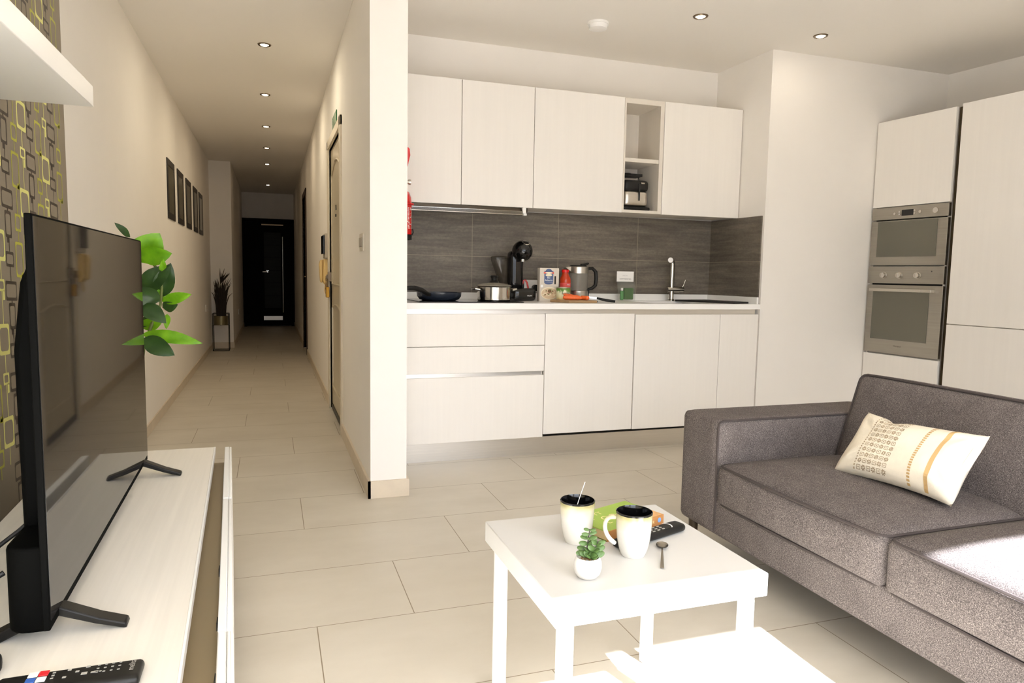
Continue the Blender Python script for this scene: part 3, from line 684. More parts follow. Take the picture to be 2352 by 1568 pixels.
b = B(); b.box(-.78,-.522,.2,2.60,1.603,1.668); tag(obj('wall_shelf', b, M_white, bev=.002), 'thick white floating shelf on the patterned wallpaper', 'shelf')

# leafy plant behind the cabinet
t = thing('potted_plant', 'leafy green potted plant standing beyond the television', 'plant', (-.52,2.96,0))
b = B(); b.lathe([(0,0),(.085,0),(.105,.26),(.112,.27),(.100,.27),(.095,.24),(0,.235)], (-.52,2.96,0), 36); pot = obj('pot', b, mat('white_pot', (225,220,210), .4), t)
b = B(); b.lathe([(0,.243),(.094,.241),(.094,.236)], (-.52,2.96,0), 24); obj('soil', b, mat('dark_soil', (50,38,28), .95, var=.3, vs=(90,90,90)), t)
M_stem = mat('green_stem', (96,104,48), .6)
b = B(); b.tube([(-.52,2.96,.24),(-.49,2.96,.55),(-.458,2.96,.795),(-.446,2.97,.835),(-.424,2.97,.902),(-.397,2.97,.96),(-.391,2.97,1.026),(-.400,2.97,1.092),(-.44,2.96,1.14)], [.006]*5+[.005]*4, 8)
b.tube([(-.53,2.96,.24),(-.52,2.98,.6),(-.505,3.0,.9),(-.50,3.0,1.08),(-.49,2.96,1.2)], .005, 8); obj('stem', b, M_stem, t)
def leafmat(name, c1, c2):
    k = N(name); f = k.noise((25,25,25), 1, 3)
    k.l(k.ramp(f, [(.3, lin(c1)), (.7, lin(c2))]), k.p.inputs['Base Color']); k.p.inputs['Roughness'].default_value = .4
    tr = k.n('ShaderNodeBsdfTranslucent'); tr.inputs[0].default_value = (*lin(c2), 1)
    mx = k.n('ShaderNodeMixShader'); mx.inputs[0].default_value = .3
    out = k.t.nodes['Material Output']; k.l(k.p.outputs[0], mx.inputs[1]); k.l(tr.outputs[0], mx.inputs[2]); k.l(mx.outputs[0], out.inputs[0])
    return k.m
LM = [leafmat('dark_green_leaf', (34,58,24), (54,84,36)), leafmat('sunlit_green_leaf', (84,140,14), (122,178,24))]  # the brighter green has sunlight put into the leaf colour
EYE = Vector((0,0,1.1))
def leaf(b, base, tip, w, fold=.25, bend=.08, face=None, n=9, tw=0):
    base = Vector(base); tip = Vector(tip); ax = (tip-base); L = ax.length; ax.normalize()
    nrm = face if face is not None else (EYE-base).normalized()
    nrm = (nrm-ax*nrm.dot(ax)).normalized(); nrm = Matrix.Rotation(tw,3,ax) @ nrm; sd = ax.cross(nrm)
    def P(u, v):
        s = 2*v-1; ww = w*.5*(math.sin(PI*min(1,u**.85))**.8 if 0 < u < 1 else 0.002)
        return base+ax*(L*u)+sd*(s*ww)+nrm*(-abs(s)*ww*-fold-bend*L*(u-.5)**2*4*.5+.002*math.sin(9*u+3*s))
    b.grid(P, n, 6)
LEAVES = [(-0.465,2.950,1.119,-0.386,2.910,1.226,0.114,1),(-0.461,2.930,1.139,-0.345,2.890,1.152,0.073,1),(-0.473,2.980,1.005,-0.355,2.940,1.109,0.082,0),(-0.406,2.990,0.985,-0.356,2.950,1.117,0.075,0),(-0.381,2.900,1.086,-0.368,2.860,1.129,0.025,1),(-0.391,2.920,0.975,-0.482,2.880,1.021,0.077,0),(-0.392,2.950,0.974,-0.285,2.910,1.002,0.044,1),(-0.393,2.970,0.950,-0.335,2.930,0.962,0.045,0),(-0.455,2.900,0.966,-0.366,2.860,0.901,0.065,0),(-0.376,2.980,0.926,-0.376,2.940,0.872,0.026,1),(-0.472,2.990,0.872,-0.388,2.950,0.905,0.053,1),(-0.463,2.930,0.857,-0.248,2.890,0.822,0.052,1),(-0.453,2.900,0.840,-0.342,2.860,0.779,0.069,0),(-0.488,2.950,1.210,-0.530,2.910,1.260,0.026,0),(-0.476,3.020,0.900,-0.426,2.980,0.889,0.064,0),(-0.494,3.050,1.056,-0.530,3.010,1.122,0.076,0),(-0.497,3.050,0.956,-0.551,3.010,0.908,0.076,1),(-0.507,3.050,1.123,-0.557,3.010,1.186,0.076,1),(-0.462,2.900,0.850,-0.501,2.860,0.838,0.036,0),(-0.390,3.000,0.975,-0.419,2.960,1.016,0.049,1)]
for i, L in enumerate(LEAVES):
    b = B(); leaf(b, L[:3], L[3:6], L[6], fold=.22, bend=.10, tw=.35*math.sin(i*2.1)); obj('leaf', b, LM[L[7]], t, ang=180)

# five framed pictures along the corridor
t0 = None
lab = ['black framed picture nearest the living room on the corridor wall', 'second black framed picture along the corridor wall', 'middle one of five black framed pictures on the corridor wall', 'fourth black framed picture along the corridor wall', 'last black framed picture, next to the jutting corridor corner']
M_frame = mat('black_frame', (22,17,12), .4); M_pic = mat('dim_print', (88,82,62), .2, var=.35, vs=(6,6,6))
for i, y in enumerate((6.595,7.265,7.94,8.645,9.275)):
    if t0 is None:
        t0 = thing('picture_frame', lab[0], 'picture', (-.779,y,1.745), 0, 'framed pictures in the corridor')
        b = B(); y0, y1, z0, z1, e = y-.225, y+.225, 1.502, 1.988, .055
        for q in ((y0,y1,z0,z0+e),(y0,y1,z1-e,z1),(y0,y0+e,z0+e,z1-e),(y1-e,y1,z0+e,z1-e)): b.box(-.779,-.771,*q)
        obj('frame', b, M_frame, t0, bev=.003)
        b = B(); b.box(-.778,-.7735,y0+e,y1-e,z0+e,z1-e); obj('print', b, M_pic, t0)
    else: dup(t0, (-.779,y,1.745), label=lab[i])

# plant stand in the corridor
PX, PY = -.64, 10.28
t = thing('plant_stand', 'black wire plant stand in the corridor corner', 'plant stand', (PX,PY,0))
b = B(); s = .10; M_wire = mat('black_wire', (18,15,12), .4)
for sx in (-1,1):
    for sy in (-1,1): b.tube([(PX+sx*s,PY+sy*s,0.004),(PX+sx*s,PY+sy*s,.50)], .005, 6)
for z in (.005,.50):
    for a, c in (((-s,-s),(s,-s)),((s,-s),(s,s)),((s,s),(-s,s)),((-s,s),(-s,-s))): b.tube([(PX+a[0],PY+a[1],z),(PX+c[0],PY+c[1],z)], .005, 6)
for a, c in (((-s,0),(s,0)),((0,-s),(0,s))): b.tube([(PX+a[0],PY+a[1],.345),(PX+c[0],PY+c[1],.345)], .004, 6)
for a in ((-s,-s,-s,s),(s,-s,s,s)): b.tube([(PX+a[0],PY+a[1],.345),(PX+a[2],PY+a[3],.345)], .004, 6)
obj('wire_frame', b, M_wire, t)
t = thing('potted_grass', 'dark feathery grass in a brass pot held by the wire stand', 'plant', (PX,PY,.35))
b = B(); b.lathe([(0,.350),(.088,.350),(.090,.47),(.085,.47),(.083,.45),(0,.448)], (PX,PY,0), 30); obj('pot', b, mat('dull_brass_pot', (126,116,84), .35, .6), t)
b = B(); random.seed(11)
for i in range(90):
    a = random.random()*2*PI; r = .06*math.sqrt(random.random()); h = .25+.28*random.random(); o = (.03+.10*random.random()**2)*(.5 if math.cos(a) < -.3 else 1)
    p = Vector((PX+r*math.cos(a),PY+r*math.sin(a),.45)); d = Vector((math.cos(a),math.sin(a),0))
    b.tube([p,p+Vector((0,0,h*.5))+d*o*.15,p+Vector((0,0,h*.85))+d*o*.5,p+Vector((0,0,h))+d*o], [.005,.006,.006,.001], 4)
for i in range(12):
    a = (random.random()-.5)*3.6; p = Vector((PX,PY,.9)); d = Vector((math.cos(a),math.sin(a),.9+random.random()))
    b.tube([p,p+d*.07,p+d*.12+Vector((0,0,-.01))], [.004,.008,.002], 4)
obj('foliage', b, mat('dark_dry_grass', (34,22,12), .8, var=.3), t)

# ------------------------------------------------------------------ fittings
def downlight(label, x, y, grp):
    t = thing('ceiling_downlight', label, 'ceiling light', (x,y,H-.001), 0, grp)
    b = B(); b.lathe([(.027,H-.0015),(.029,H-.006),(.040,H-.006),(.043,H-.001),(.027,H-.001)], (x,y,0), 28); obj('ring', b, M_nickel, t)
    b = B(); b.lathe([(0,H-.011),(.018,H-.009),(.027,H-.003),(.027,H-.0012),(0,H-.0012)], (x,y,0), 24); obj('lamp', b, M_bulb, t)
    return t
cl = ['downlight nearest the living room in the corridor ceiling', 'second downlight along the corridor ceiling', 'third downlight along the corridor ceiling', 'fourth downlight along the corridor ceiling', 'fifth downlight, above the corridor jog', 'farthest small downlight before the black entrance door']
d0 = downlight(cl[0], -.016, 5.06, 'corridor downlights')
for l_, y in zip(cl[1:], (6.46,7.86,9.21,10.59,13.16)): dup(d0, (-.02,y,H-.001), label=l_)
d0 = downlight('kitchen ceiling downlight nearer the smoke detector', 2.322, 3.58, 'kitchen downlights')
dup(d0, (3.175,3.59,H-.001), label='kitchen ceiling downlight nearer the oven tower')
t = thing('smoke_detector', 'round white smoke detector on the kitchen ceiling', 'smoke detector', (1.832,3.888,H))
b = B(); b.lathe([(0,H-.0005),(.062,H-.0005),(.062,H-.014),(.0,H-.014)], (1.832,3.888,0), 36); obj('base', b, M_white, t)
b = B(); b.lathe([(0,H-.014),(.056,H-.014),(.052,H-.036),(.04,H-.040),(0,H-.041)], (1.832,3.888,0), 36); obj('cover', b, M_white, t)
t = thing('exit_sign', 'small green exit sign above the panelled corridor door', 'sign', (.447,5.22,2.11))
b = B(); b.box(.440,.4468,5.06,5.385,2.104,2.196); obj('panel', b, mat('exit_green', (26,96,46), .4), t)
b = B(); b.box(.4392,.4399,5.10,5.16,2.12,2.18); put_text(b, 'EXIT', .06, (.4390,5.27,2.15), (0,-1,0), (0,0,1)); obj('pictogram', b, mat('exit_print', (150,170,140), .5), t)
t = thing('intercom', 'wall intercom with black screen beside the panelled door', 'intercom', (.446,6.0,1.21))
b = B(); b.box(.418,.4468,5.90,6.10,1.20,1.40); obj('back_plate', b, mat('intercom_grey', (176,166,148), .4), t, bev=.006)
b = B(); b.box(.402,.4185,5.90,6.09,1.235,1.385); obj('screen', b, M_blackg, t, bev=.003)
t = thing('door_phone', 'cream wall handset hanging below the intercom', 'door phone', (.446,6.02,.98))
M_cream = mat('aged_cream_plastic', (222,190,122), .4)
b = B(); b.prism([(.4468,.985),(.4468,1.195),(.412,1.195),(.405,1.02),(.425,.985)], 'y', 5.95, 6.11); obj('cradle', b, M_cream, t, bev=.008, seg=3)
b = B(); b.prism([(.404,1.19),(.386,1.185),(.378,1.15),(.382,1.06),(.386,1.01),(.400,1.0),(.405,1.05)], 'y', 5.965, 6.035); obj('handset', b, M_cream, t, bev=.006, seg=3)
b = B(); b.box(.401,.4095,6.055,6.065,1.03,1.13); obj('slot', b, M_dark, t)
b = B(); b.tube([(.43,6.03,.985),(.425,6.04,.94),(.43,6.05,.91),(.437,6.04,.935),(.437,6.03,.985)], .004, 6); obj('cord', b, M_cream, t)
t = thing('padlock', 'brass padlock and chain hanging on the panelled door', 'padlock', (.43,5.71,.89))
b = B(); b.box(.410,.436,5.682,5.745,.892,.975); obj('body', b, mat('worn_brass', (168,124,44), .35, .8, var=.1), t, bev=.004)
b = B(); b.tube([(.423,5.695,.975),(.423,5.695,1.02),(.423,5.703,1.035),(.423,5.722,1.035),(.423,5.73,1.02),(.423,5.73,.975)], .005, 8); obj('shackle', b, M_nickel, t)
b = B()
for i in range(7):
    c = Vector((.415,5.762,1.05-.018*i)); n = 10
    b.tube([c+Vector((.004*math.cos(2*PI*k/n)*(i%2),.004*math.cos(2*PI*k/n)*((i+1)%2),.010*math.sin(2*PI*k/n))) for k in range(n)], .0018, 5, closed=True)
obj('chain', b, M_nickel, t)
t = thing('light_switch', 'pale grey light switch near the partition corner', 'switch', (.446,3.67,1.2))
b = B(); b.box(.439,.4468,3.605,3.745,1.203,1.293); obj('plate', b, mat('switch_plate', (208,200,186), .4), t, bev=.003)
for y in (3.64,3.71):
    b = B(); b.box(.435,.4392,y-.022,y+.022,1.225,1.272); obj('rocker', b, mat('switch_rocker', (160,150,134), .4), t, bev=.002)
def sock(label, p, axis):
    t = thing('wall_socket', label, 'socket', p); x, y, z = p; b = B()
    s = 1
    b.box(x,x+.008,y-.06,y+.06,z,z+.085); obj('plate', b, M_white, t, bev=.002)
    b = B(); b.cyl((x+.008,y-.03,z+.042),(x+.0095,y-.03,z+.042),.016); b.cyl((x+.008,y+.03,z+.042),(x+.0095,y+.03,z+.042),.016); obj('outlet', b, M_cabi, t)
sock('white wall socket on the jutting corridor wall beyond the plant stand', (-.4998,12.3,.37), 'x')
sock('white wall socket low on the corridor wall before the plant stand', (-.7798,9.7,.56), 'x')
# fire extinguisher behind the partition end
EX, EY = .704, 4.02
t = thing('fire_extinguisher', 'red fire extinguisher hung behind the partition by the wall cabinet', 'fire extinguisher', (EX,EY,1.28))
b = B(); b.lathe([(0,1.30),(.055,1.30),(.059,1.305),(.059,1.49),(.056,1.52),(.045,1.548),(.02,1.565),(.016,1.585),(0,1.585)], (EX,EY,0), 36); obj('cylinder', b, M_red, t)
b = B(); b.lathe([(.050,1.284),(.061,1.284),(.061,1.312),(.0595,1.312)], (EX,EY,0), 36); b.tube([(EX+.058,EY-.02,1.31),(EX+.066,EY-.02,1.325),(EX+.062,EY-.02,1.345)], .004, 6); obj('base_ring', b, M_black, t)
b = B(); b.lathe([(.0,1.585),(.02,1.585),(.02,1.625),(0,1.625)], (EX,EY,0), 20); b.cyl((EX+.018,EY,1.607),(EX+.042,EY,1.607),.009); b.cyl((EX+.042,EY,1.607),(EX+.054,EY,1.607),.015,n=24); obj('valve', b, M_steel, t)
b = B(); b.prism([(EX-.02,1.63),(EX+.02,1.63),(EX+.05,1.755),(EX+.046,1.79),(EX+.035,1.80),(EX+.0,1.66)], 'y', EY-.012, EY+.012); obj('lever', b, M_red, t, bev=.003)
b = B(); b.lathe([(.0592,1.475),(.072,1.478),(.072,1.486),(.0592,1.489)], (EX,EY,0), 36); obj('strap', b, M_red, t)
b = B(); random.seed(3)
for i in range(16):
    z = 1.345+.0075*i
    for a0, a1 in ((-75,-50),(-46,-22)):
        a0, a1 = math.radians(a0), math.radians(a1-random.random()*6); rr = .0596
        b.poly([(EX+rr*math.cos(a0),EY+rr*math.sin(a0),z),(EX+rr*math.cos(a1),EY+rr*math.sin(a1),z),(EX+rr*math.cos(a1),EY+rr*math.sin(a1),z+.004),(EX+rr*math.cos(a0),EY+rr*math.sin(a0),z+.004)])
obj('printed_text', b, M_wprint, t)
b = B(); b.box(.6235,.648,EY-.02,EY+.02,1.40,1.60); obj('wall_bracket', b, M_black, t)
# ------------------------------------------------------------------ sofa
t = thing('sofa', 'grey brown fabric sofa with piped cushions facing the table', 'sofa', (2.0,1.3,0))
b = B(); b.cushion(1.59,2.44,-.14,2.30,.122,.262,.015,10); obj('base', b, M_fab, t)
def arm(y0, y1):
    b = B(); b.cushion(1.582,2.46,y0,y1,.122,.567,.028,12); a = obj('arm', b, M_fab, t)
    yy = y0+.006 if y0 > 1 else y1-.006
    b = B(); b.tube([(1.588,yy,.14),(1.588,yy,.535),(1.592,yy,.553),(1.606,yy,.562),(2.2,yy,.562),(2.44,yy,.562)], .0045, 6); obj('piping', b, M_pipe, a)
arm(2.208,2.455); arm(-.30,-.055)
def seat(y0, y1):
    x0, x1, z0, z1 = 1.580, 2.20, .246, .402
    b = B(); b.cushion(x0,x1,y0,y1,z0,z1,.026,18,bt=.034,bf=.016,wob=.004); s = obj('seat_cushion', b, M_fab, t)
    e = .012
    for z in (z1-.006, z0+.008):
        pts = []
        for cx_, cy_, a0 in ((x1-.04,y1-.04,0),(x0+.04,y1-.04,90),(x0+.04,y0+.04,180),(x1-.04,y0+.04,270)):
            for i in range(5):
                a = math.radians(a0+22.5*i); pts.append((cx_+(.04-e*.55)*math.cos(a), cy_+(.04-e*.55)*math.sin(a), z))
        full = []
        for i in range(len(pts)):
            p, q = Vector(pts[i]), Vector(pts[(i+1)%len(pts)]); m = max(1, int((q-p).length/.06))
            for k_ in range(m):
                w = p.lerp(q, k_/m)
                if abs(p.x-q.x) < .01 and p.x < 1.7 and (q-p).length > .1: w.x -= .010*math.sin(PI*k_/m)
                full.append(w)
        b = B(); b.tube(full, .0048, 6, closed=True); obj('piping', b, M_pipe, s)
seat(1.438,2.204); seat(.690,1.432); seat(-.05,.684)
def back(y0, y1):
    Rb = Matrix.Translation((2.155,0,.40)) @ Matrix.Rotation(math.radians(17.5),4,'Y')
    b = B(); b.cushion(-.02,.145,y0,y1,-.06,.345,.032,14,bt=.006,bf=.022,M=Rb); s = obj('back_cushion', b, M_fab, t)
    P = lambda x, y, z: Rb @ Vector((x,y,z))
    for x in (-.014, .138):
        pts = [(x,y0+.008,-.02),(x,y0+.008,.30)]+[(x,y0+.008+.03*(1-math.cos(a)),.305+.033*math.sin(a)) for a in (.3,.7,1.1,1.57)]
        m = 10; pts += [(x,y0+.04+(y1-y0-.08)*i/m,.339) for i in range(1, m)]
        pts += [(x,y1-.008-.03*(1-math.cos(a)),.305+.033*math.sin(a)) for a in (1.57,1.1,.7,.3)]+[(x,y1-.008,.30),(x,y1-.008,-.02)]
        b = B(); b.tube([P(*p) for p in pts], .0048, 6); obj('piping', b, M_pipe, s)
back(1.352,2.206); back(.640,1.346); back(-.05,.634)
b = B(); b.cushion(2.36,2.455,-.05,2.21,.20,.60,.02,10); obj('back_frame', b, M_fab, t)
for x, y in ((1.625,2.405),(2.40,2.405),(1.625,-.24),(2.40,-.24)):
    b = B(); b.cyl((x,y,0),(x,y,.124),.015,.02,16); obj('leg', b, mat('dark_metal_leg', (70,60,48), .4, .7), t)

# throw pillow
M_lin = mat('cream_linen', (232,222,202), .9, var=.03, vs=(40,40,40), bump=.25, bs=(500,500,500)); M_gold = mat('gold_print', (190,156,104), .8); M_taupe = mat('taupe_print', (142,122,92), .9)
t = thing('throw_pillow', 'cream printed lumbar pillow lying against the sofa back', 'cushion', (1.97,1.725,.45))
PU = Vector((.075,-.996,.02)).normalized(); PV = Vector((.62,.06,.78)); PV = (PV-PU*PV.dot(PU)).normalized(); PN = PU.cross(PV)*1.0
if PN.x > 0: PN = -PN
PC = Vector((1.965,1.722,.532)); HU, HV, HT = .222, .128, .062
def psurf(u, v, side=1, lift=0):
    cr = (abs(u)*abs(v))**7; X = HU*u*(1-.03*cr)*(1-.075*(1-v*v)); Y = HV*v*(1-.13*(1-u*u))
    if v > 0: Y -= .018*v**3*math.exp(-((u+.35)/.16)**2)
    T = HT*max(0,(1-abs(u)**3.2)*(1-abs(v)**3.0))**.55
    T += .004*math.sin(5*u+2)*math.sin(4*v)*(1-u*u)*(1-v*v)
    for cu, cv, q in ((-1,-1,.0),(1,-1,.9),(1,1,.4),(-1,1,1.5)):
        du, dv = (u-cu)*1.6, v-cv; rr = math.hypot(du, dv)
        T += .0055*math.sin(9*math.atan2(dv, du)+q*4)*math.exp(-((rr-.55)/.28)**2)*(1-u**6)*(1-v**6)
    return PC+PU*X+PV*Y+PN*(side*(T+.001)+lift)
b = B()
b.grid(lambda a, c: psurf(2*a-1, 2*c-1, 1), 40, 26); b.grid(lambda a, c: psurf(2*a-1, 2*c-1, -1), 40, 26)
bmesh.ops.remove_doubles(b.bm, verts=b.bm.verts[:], dist=.0022)
pc = obj('cover', b, M_lin, t, ang=80)
b = B(); L = .0009
def pq(u, v, du, dv, rot=0):
    c, s = math.cos(rot), math.sin(rot); pts = []
    for x, y in ((-1,-1),(1,-1),(1,1),(-1,1)):
        mx, my = x*du, y*dv; pts.append(psurf(u+(mx*c-my*s)/HU, v+(mx*s+my*c)/HV, 1, L))
    b.poly(pts)
# stripe of gold
b.mi = 0
for i in range(30):
    v0, v1 = -.97+1.94*i/30, -.97+1.94*(i+1)/30
    b.poly([psurf(.60,v0,1,L),psurf(.66,v0,1,L),psurf(.66,v1,1,L),psurf(.60,v1,1,L)])
obj('gold_stripe', b, [M_gold], pc, smooth=False); b = B()
for i in range(26): pq(.36, -.94+1.88*i/25, .0055, .0030)
obj('dashed_stripe', b, [M_gold], pc, smooth=False); b = B()
for i in range(24): pq(-.56, -.9+1.8*i/23, .0022, .0028)
obj('dotted_line', b, [M_taupe], pc, smooth=False); b = B()
for i in range(6):
    for j in range(11):
        u, v = -.485+.088*i, -.86+.172*j
        if abs(v) > .93: continue
        if (i+j) % 2 == 0:
            for q in range(4): 
                a = q*PI/2; pq(u+.0065*math.cos(a)/HU, v+.0065*math.sin(a)/HV, .0008 if q%2==0 else .0065, .0065 if q%2==0 else .0008)
            pq(u, v, .0018, .0018, PI/4)
        else:
            for q in range(8):
                a = q*PI/4+PI/8; pq(u+.0058*math.cos(a)/HU, v+.0058*math.sin(a)/HV, .0030, .0013, a)
obj('printed_pattern', b, [M_taupe], pc, smooth=False)
b = B(); p0 = psurf(.955,.35,1,.002); 
pts = [psurf(1.0,.55,1,-.004),psurf(1.0,.0,1,-.004),psurf(.965,.0,1,.004),psurf(.965,.55,1,.004)]
b.poly(pts); b.poly([p+PN*-.0008 for p in pts][::-1]); obj('care_label', b, M_white, pc)

# ------------------------------------------------------------------ coffee table and what stands on it
t = thing('coffee_table', 'square white coffee table in the sunlight before the sofa', 'table', (.782,1.482,0))
b = B(); b.box(.527,1.037,1.238,1.727,.397,.45); obj('tabletop', b, M_tab, t, bev=.0025)
for x, y in ((.562,1.270),(1.005,1.270),(.562,1.695),(1.005,1.695)):
    b = B(); b.lathe([(0,0),(.014,0),(.0185,.004),(.0185,.3968),(0,.3968)], (x,y,0), 24); obj('leg', b, M_tab, t)
ZT = .4502
k = N('cream_olive_mug_glaze'); _, x, y, z = k.xyz()
f = k.math('ADD', k.math('MULTIPLY', z, 9), k.math('MULTIPLY', k.noise((40,40,40), 1, 2), .08))
k.l(k.ramp(f, [(.60, lin((220,217,208))), (.82, lin((206,199,168))), (.93, lin((164,155,108)))]), k.p.inputs['Base Color']); k.p.inputs['Roughness'].default_value = .12
M_mug = k.m
def mug(label, x, y, ha):
    t = thing('mug', label, 'mug', (x,y,ZT), ha, 'mugs on the coffee table')
    z = ZT
    b = B(); b.lathe([(0,z),(.027,z),(.029,z+.003),(.034,z+.018),(.0385,z+.040),(.041,z+.070),(.0425,z+.102)], (x,y,0), 48)
    obj('body', b, M_mug, t)
    b = B(); b.lathe([(.0425,z+.1015),(.0428,z+.1045),(.0405,z+.106),(.0392,z+.103),(.038,z+.07),(.0355,z+.040),(.030,z+.014),(0,z+.010)], (x,y,0), 48); obj('black_interior', b, M_blackg, t)
    b = B(); c, s = math.cos(ha), math.sin(ha)
    prof = [(.040,.090),(.055,.093),(.066,.086),(.070,.070),(.065,.050),(.053,.034),(.040,.026)]
    pts = [Vector((x+r*c,y+r*s,z+h)) for r, h in prof]
    b.tube(pts, [.0065,.006,.0055,.0055,.0055,.006,.0065], 10); obj('handle', b, M_mug, t, sub=1)
    return t
mug('cream mug with black inside holding an upright teaspoon', .702, 1.530, math.radians(80))
mug('cream mug with its handle showing, before the book and remote', .796, 1.417, math.radians(165))
M_cut = mat('cutlery_steel', (158,152,142), .25, 1)
def spoon(name, label, bowl, end, up):
    t = thing(name, label, 'spoon', end); up = Vector(up); bowl = Vector(bowl); end = Vector(end); ax = (end-bowl).normalized(); sd = ax.cross(up).normalized(); up = sd.cross(ax)
    b = B()
    def P(u, v):
        a = (u*2-1); w = .0145*math.sqrt(max(0,1-a*a)); s = (v*2-1)
        return bowl+ax*(a*.021)+sd*(s*w)+up*(-.006*(1-a*a)*(1-s*s)+.007)
    b.grid(P, 12, 8); b.grid(lambda u, v: P(u, v)-up*.0009, 12, 8); obj('bowl', b, M_cut, t)
    b = B(); p = [bowl+ax*.019+up*.0065, bowl+ax*.035+up*.009]; L = (end-bowl).length
    p += [bowl+ax*(L*.6)+up*.007, end+up*.002]
    ws = [.0022,.0018,.003,.0042]; rings = []
    for q, w in zip(p, ws): rings.append([b.v(q+sd*w+up*.0007), b.v(q-sd*w+up*.0007), b.v(q-sd*w-up*.0007), b.v(q+sd*w-up*.0007)])
    for r0, r1 in zip(rings, rings[1:]):
        for i in range(4): b._f([r0[i], r0[(i+1)%4], r1[(i+1)%4], r1[i]])
    b._f(rings[0]); b._f(rings[-1]); obj('handle', b, M_cut, t)
spoon('teaspoon', 'steel teaspoon lying flat on the white table', (.886,1.437,ZT), (.818,1.323,ZT+.001), (0,0,1))
spoon('teaspoon', 'steel teaspoon standing up inside the mug', (.696,1.528,ZT+.032), (.733,1.551,ZT+.140), (-.75,.5,.35))
# book
a = math.radians(20.4); bo = Vector((.772,1.506,ZT)); ux = Vector((math.cos(a),math.sin(a),0)); uy = Vector((-math.sin(a),math.cos(a),0))
t = thing('book', 'green covered paperback with brown spine behind the mug', 'book', bo, a)
def bb(x0, x1, y0, y1, z0, z1): return B().box(x0,x1,y0,y1,z0,z1, Matrix.Translation(bo) @ Matrix.Rotation(a,4,'Z'))
M_cov = mat('green_cover', (150,178,70), .35, var=.06, vs=(12,12,12))
obj('front_cover', bb(0,.216,0,.135,.0235,.0255), M_cov, t); obj('back_cover', bb(0,.216,0,.135,0,.002), mat('dark_green_cover', (92,98,20), .5), t)
obj('pages', bb(.0015,.2145,.002,.133,.002,.0235), mat('page_edges', (190,166,122), .8, var=.08, vs=(2,2,900)), t)
obj('spine', bb(0,.216,-.002,.0,0,.0255), mat('brown_spine', (184,128,72), .5, var=.15, vs=(20,20,20)), t)
W = lambda x, y, z: bo+ux*x+uy*y+Vector((0,0,z))
b = B(); put_text(b, 'YT', .026, W(.075,.105,.0258), ux, uy); put_text(b, 'OO', .036, W(.085,.068,.0258), ux, uy); put_text(b, 'SI', .032, W(.03,.088,.0258), ux, uy); put_text(b, 'L', .03, W(.055,.045,.0258), ux, uy)
put_text(b, 'TTER', .012, W(.165,-.0023,.012), ux, (0,0,1)); obj('lettering', b, mat('cream_print', (240,226,170), .5), t)
b = B(); b.lathe([(0,0),(.0065,0),(.0065,.0006),(0,.0006)], W(.198,-.0022,.014), 20, (Matrix.Rotation(a,3,'Z') @ Matrix.Rotation(PI/2,3,'X'))); obj('round_badge', b, mat('badge_blue', (130,168,220), .4), t)
b = B()
for x0, x1, y0, y1 in ((.10,.215,.0,.022),(.15,.215,.022,.045)): b.box(x0,x1,y0,y1,.0256,.0259, Matrix.Translation(bo) @ Matrix.Rotation(a,4,'Z'))
obj('cover_photo', b, mat('toast_photo', (206,158,104), .5, var=.3, vs=(60,60,60)), t)
# second remote
a2 = math.radians(18.5); ro = Vector((.885,1.494,ZT)); R2 = Matrix.Translation(ro) @ Matrix.Rotation(a2,4,'Z')
t = thing('remote_control', 'black remote with white arc lying beside the book on table', 'remote control', ro, a2)
b = B(); b.cushion(-.117,.117,-.021,.021,.0005,.021,.010,10,M=R2); obj('body', b, M_black, t)
b = B()
for i in range(8):
    for j in range(3): b.box(-.085+.017*i,-.085+.017*i+.008,-.012+.0095*j,-.012+.0095*j+.004,.0208,.0216,R2)
obj('key_legends', b, M_grb, t)
b = B()
for i in range(8):
    q0, q1 = -1+2*i/8, -1+2*(i+1)/8; f = lambda q, d: R2 @ Vector((.062-.010*(1-q*q)*-1+d,.0165*q,.0214))
    b.poly([f(q0,0),f(q0,.004),f(q1,.004),f(q1,0)])
obj('white_arc', b, M_wprint, t)
# succulent
SX, SY = .641, 1.336
t = thing('succulent', 'small green succulent in a round white pot on the table', 'plant', (SX,SY,ZT))
b = B(); z = ZT; b.lathe([(0,z),(.016,z),(.021,z+.002),(.0275,z+.010),(.0305,z+.022),(.030,z+.034),(.026,z+.045),(.0245,z+.046),(.0235,z+.044),(.0225,z+.040),(0,z+.0395)], (SX,SY,0), 40)
obj('pot', b, mat('white_stone_pot', (218,215,209), .55), t)
b = B(); random.seed(5)
for i in range(70):
    q = .021*math.sqrt(random.random()); a = random.random()*2*PI; b.blob((SX+q*math.cos(a),SY+q*math.sin(a),z+.0405), (.0019,.0019,.0016), n=4)
obj('gravel', b, mat('brown_gravel', (150,118,76), .8, var=.4, vs=(160,160,160)), t)
M_suc = mat('succulent_leaf', (80,108,54), .45, var=.15, vs=(50,50,50), sub=.15); M_sst = mat('dark_stem', (58,54,46), .7)
b = B(); st1 = [Vector((SX-.001,SY+.006,z+.040)),Vector((SX+.000,SY+.006,z+.062)),Vector((SX+.003,SY+.006,z+.085)),Vector((SX+.006,SY+.006,z+.104))]; b.tube(st1, .0013, 6)
st2 = [Vector((SX+.006,SY-.004,z+.040)),Vector((SX+.013,SY-.004,z+.056)),Vector((SX+.018,SY-.003,z+.070)),Vector((SX+.022,SY-.003,z+.078))]; b.tube(st2, .0013, 6); obj('stem', b, M_sst, t)
RT = Vector((.946,-.323,0)); FW = Vector((.323,.946,0))
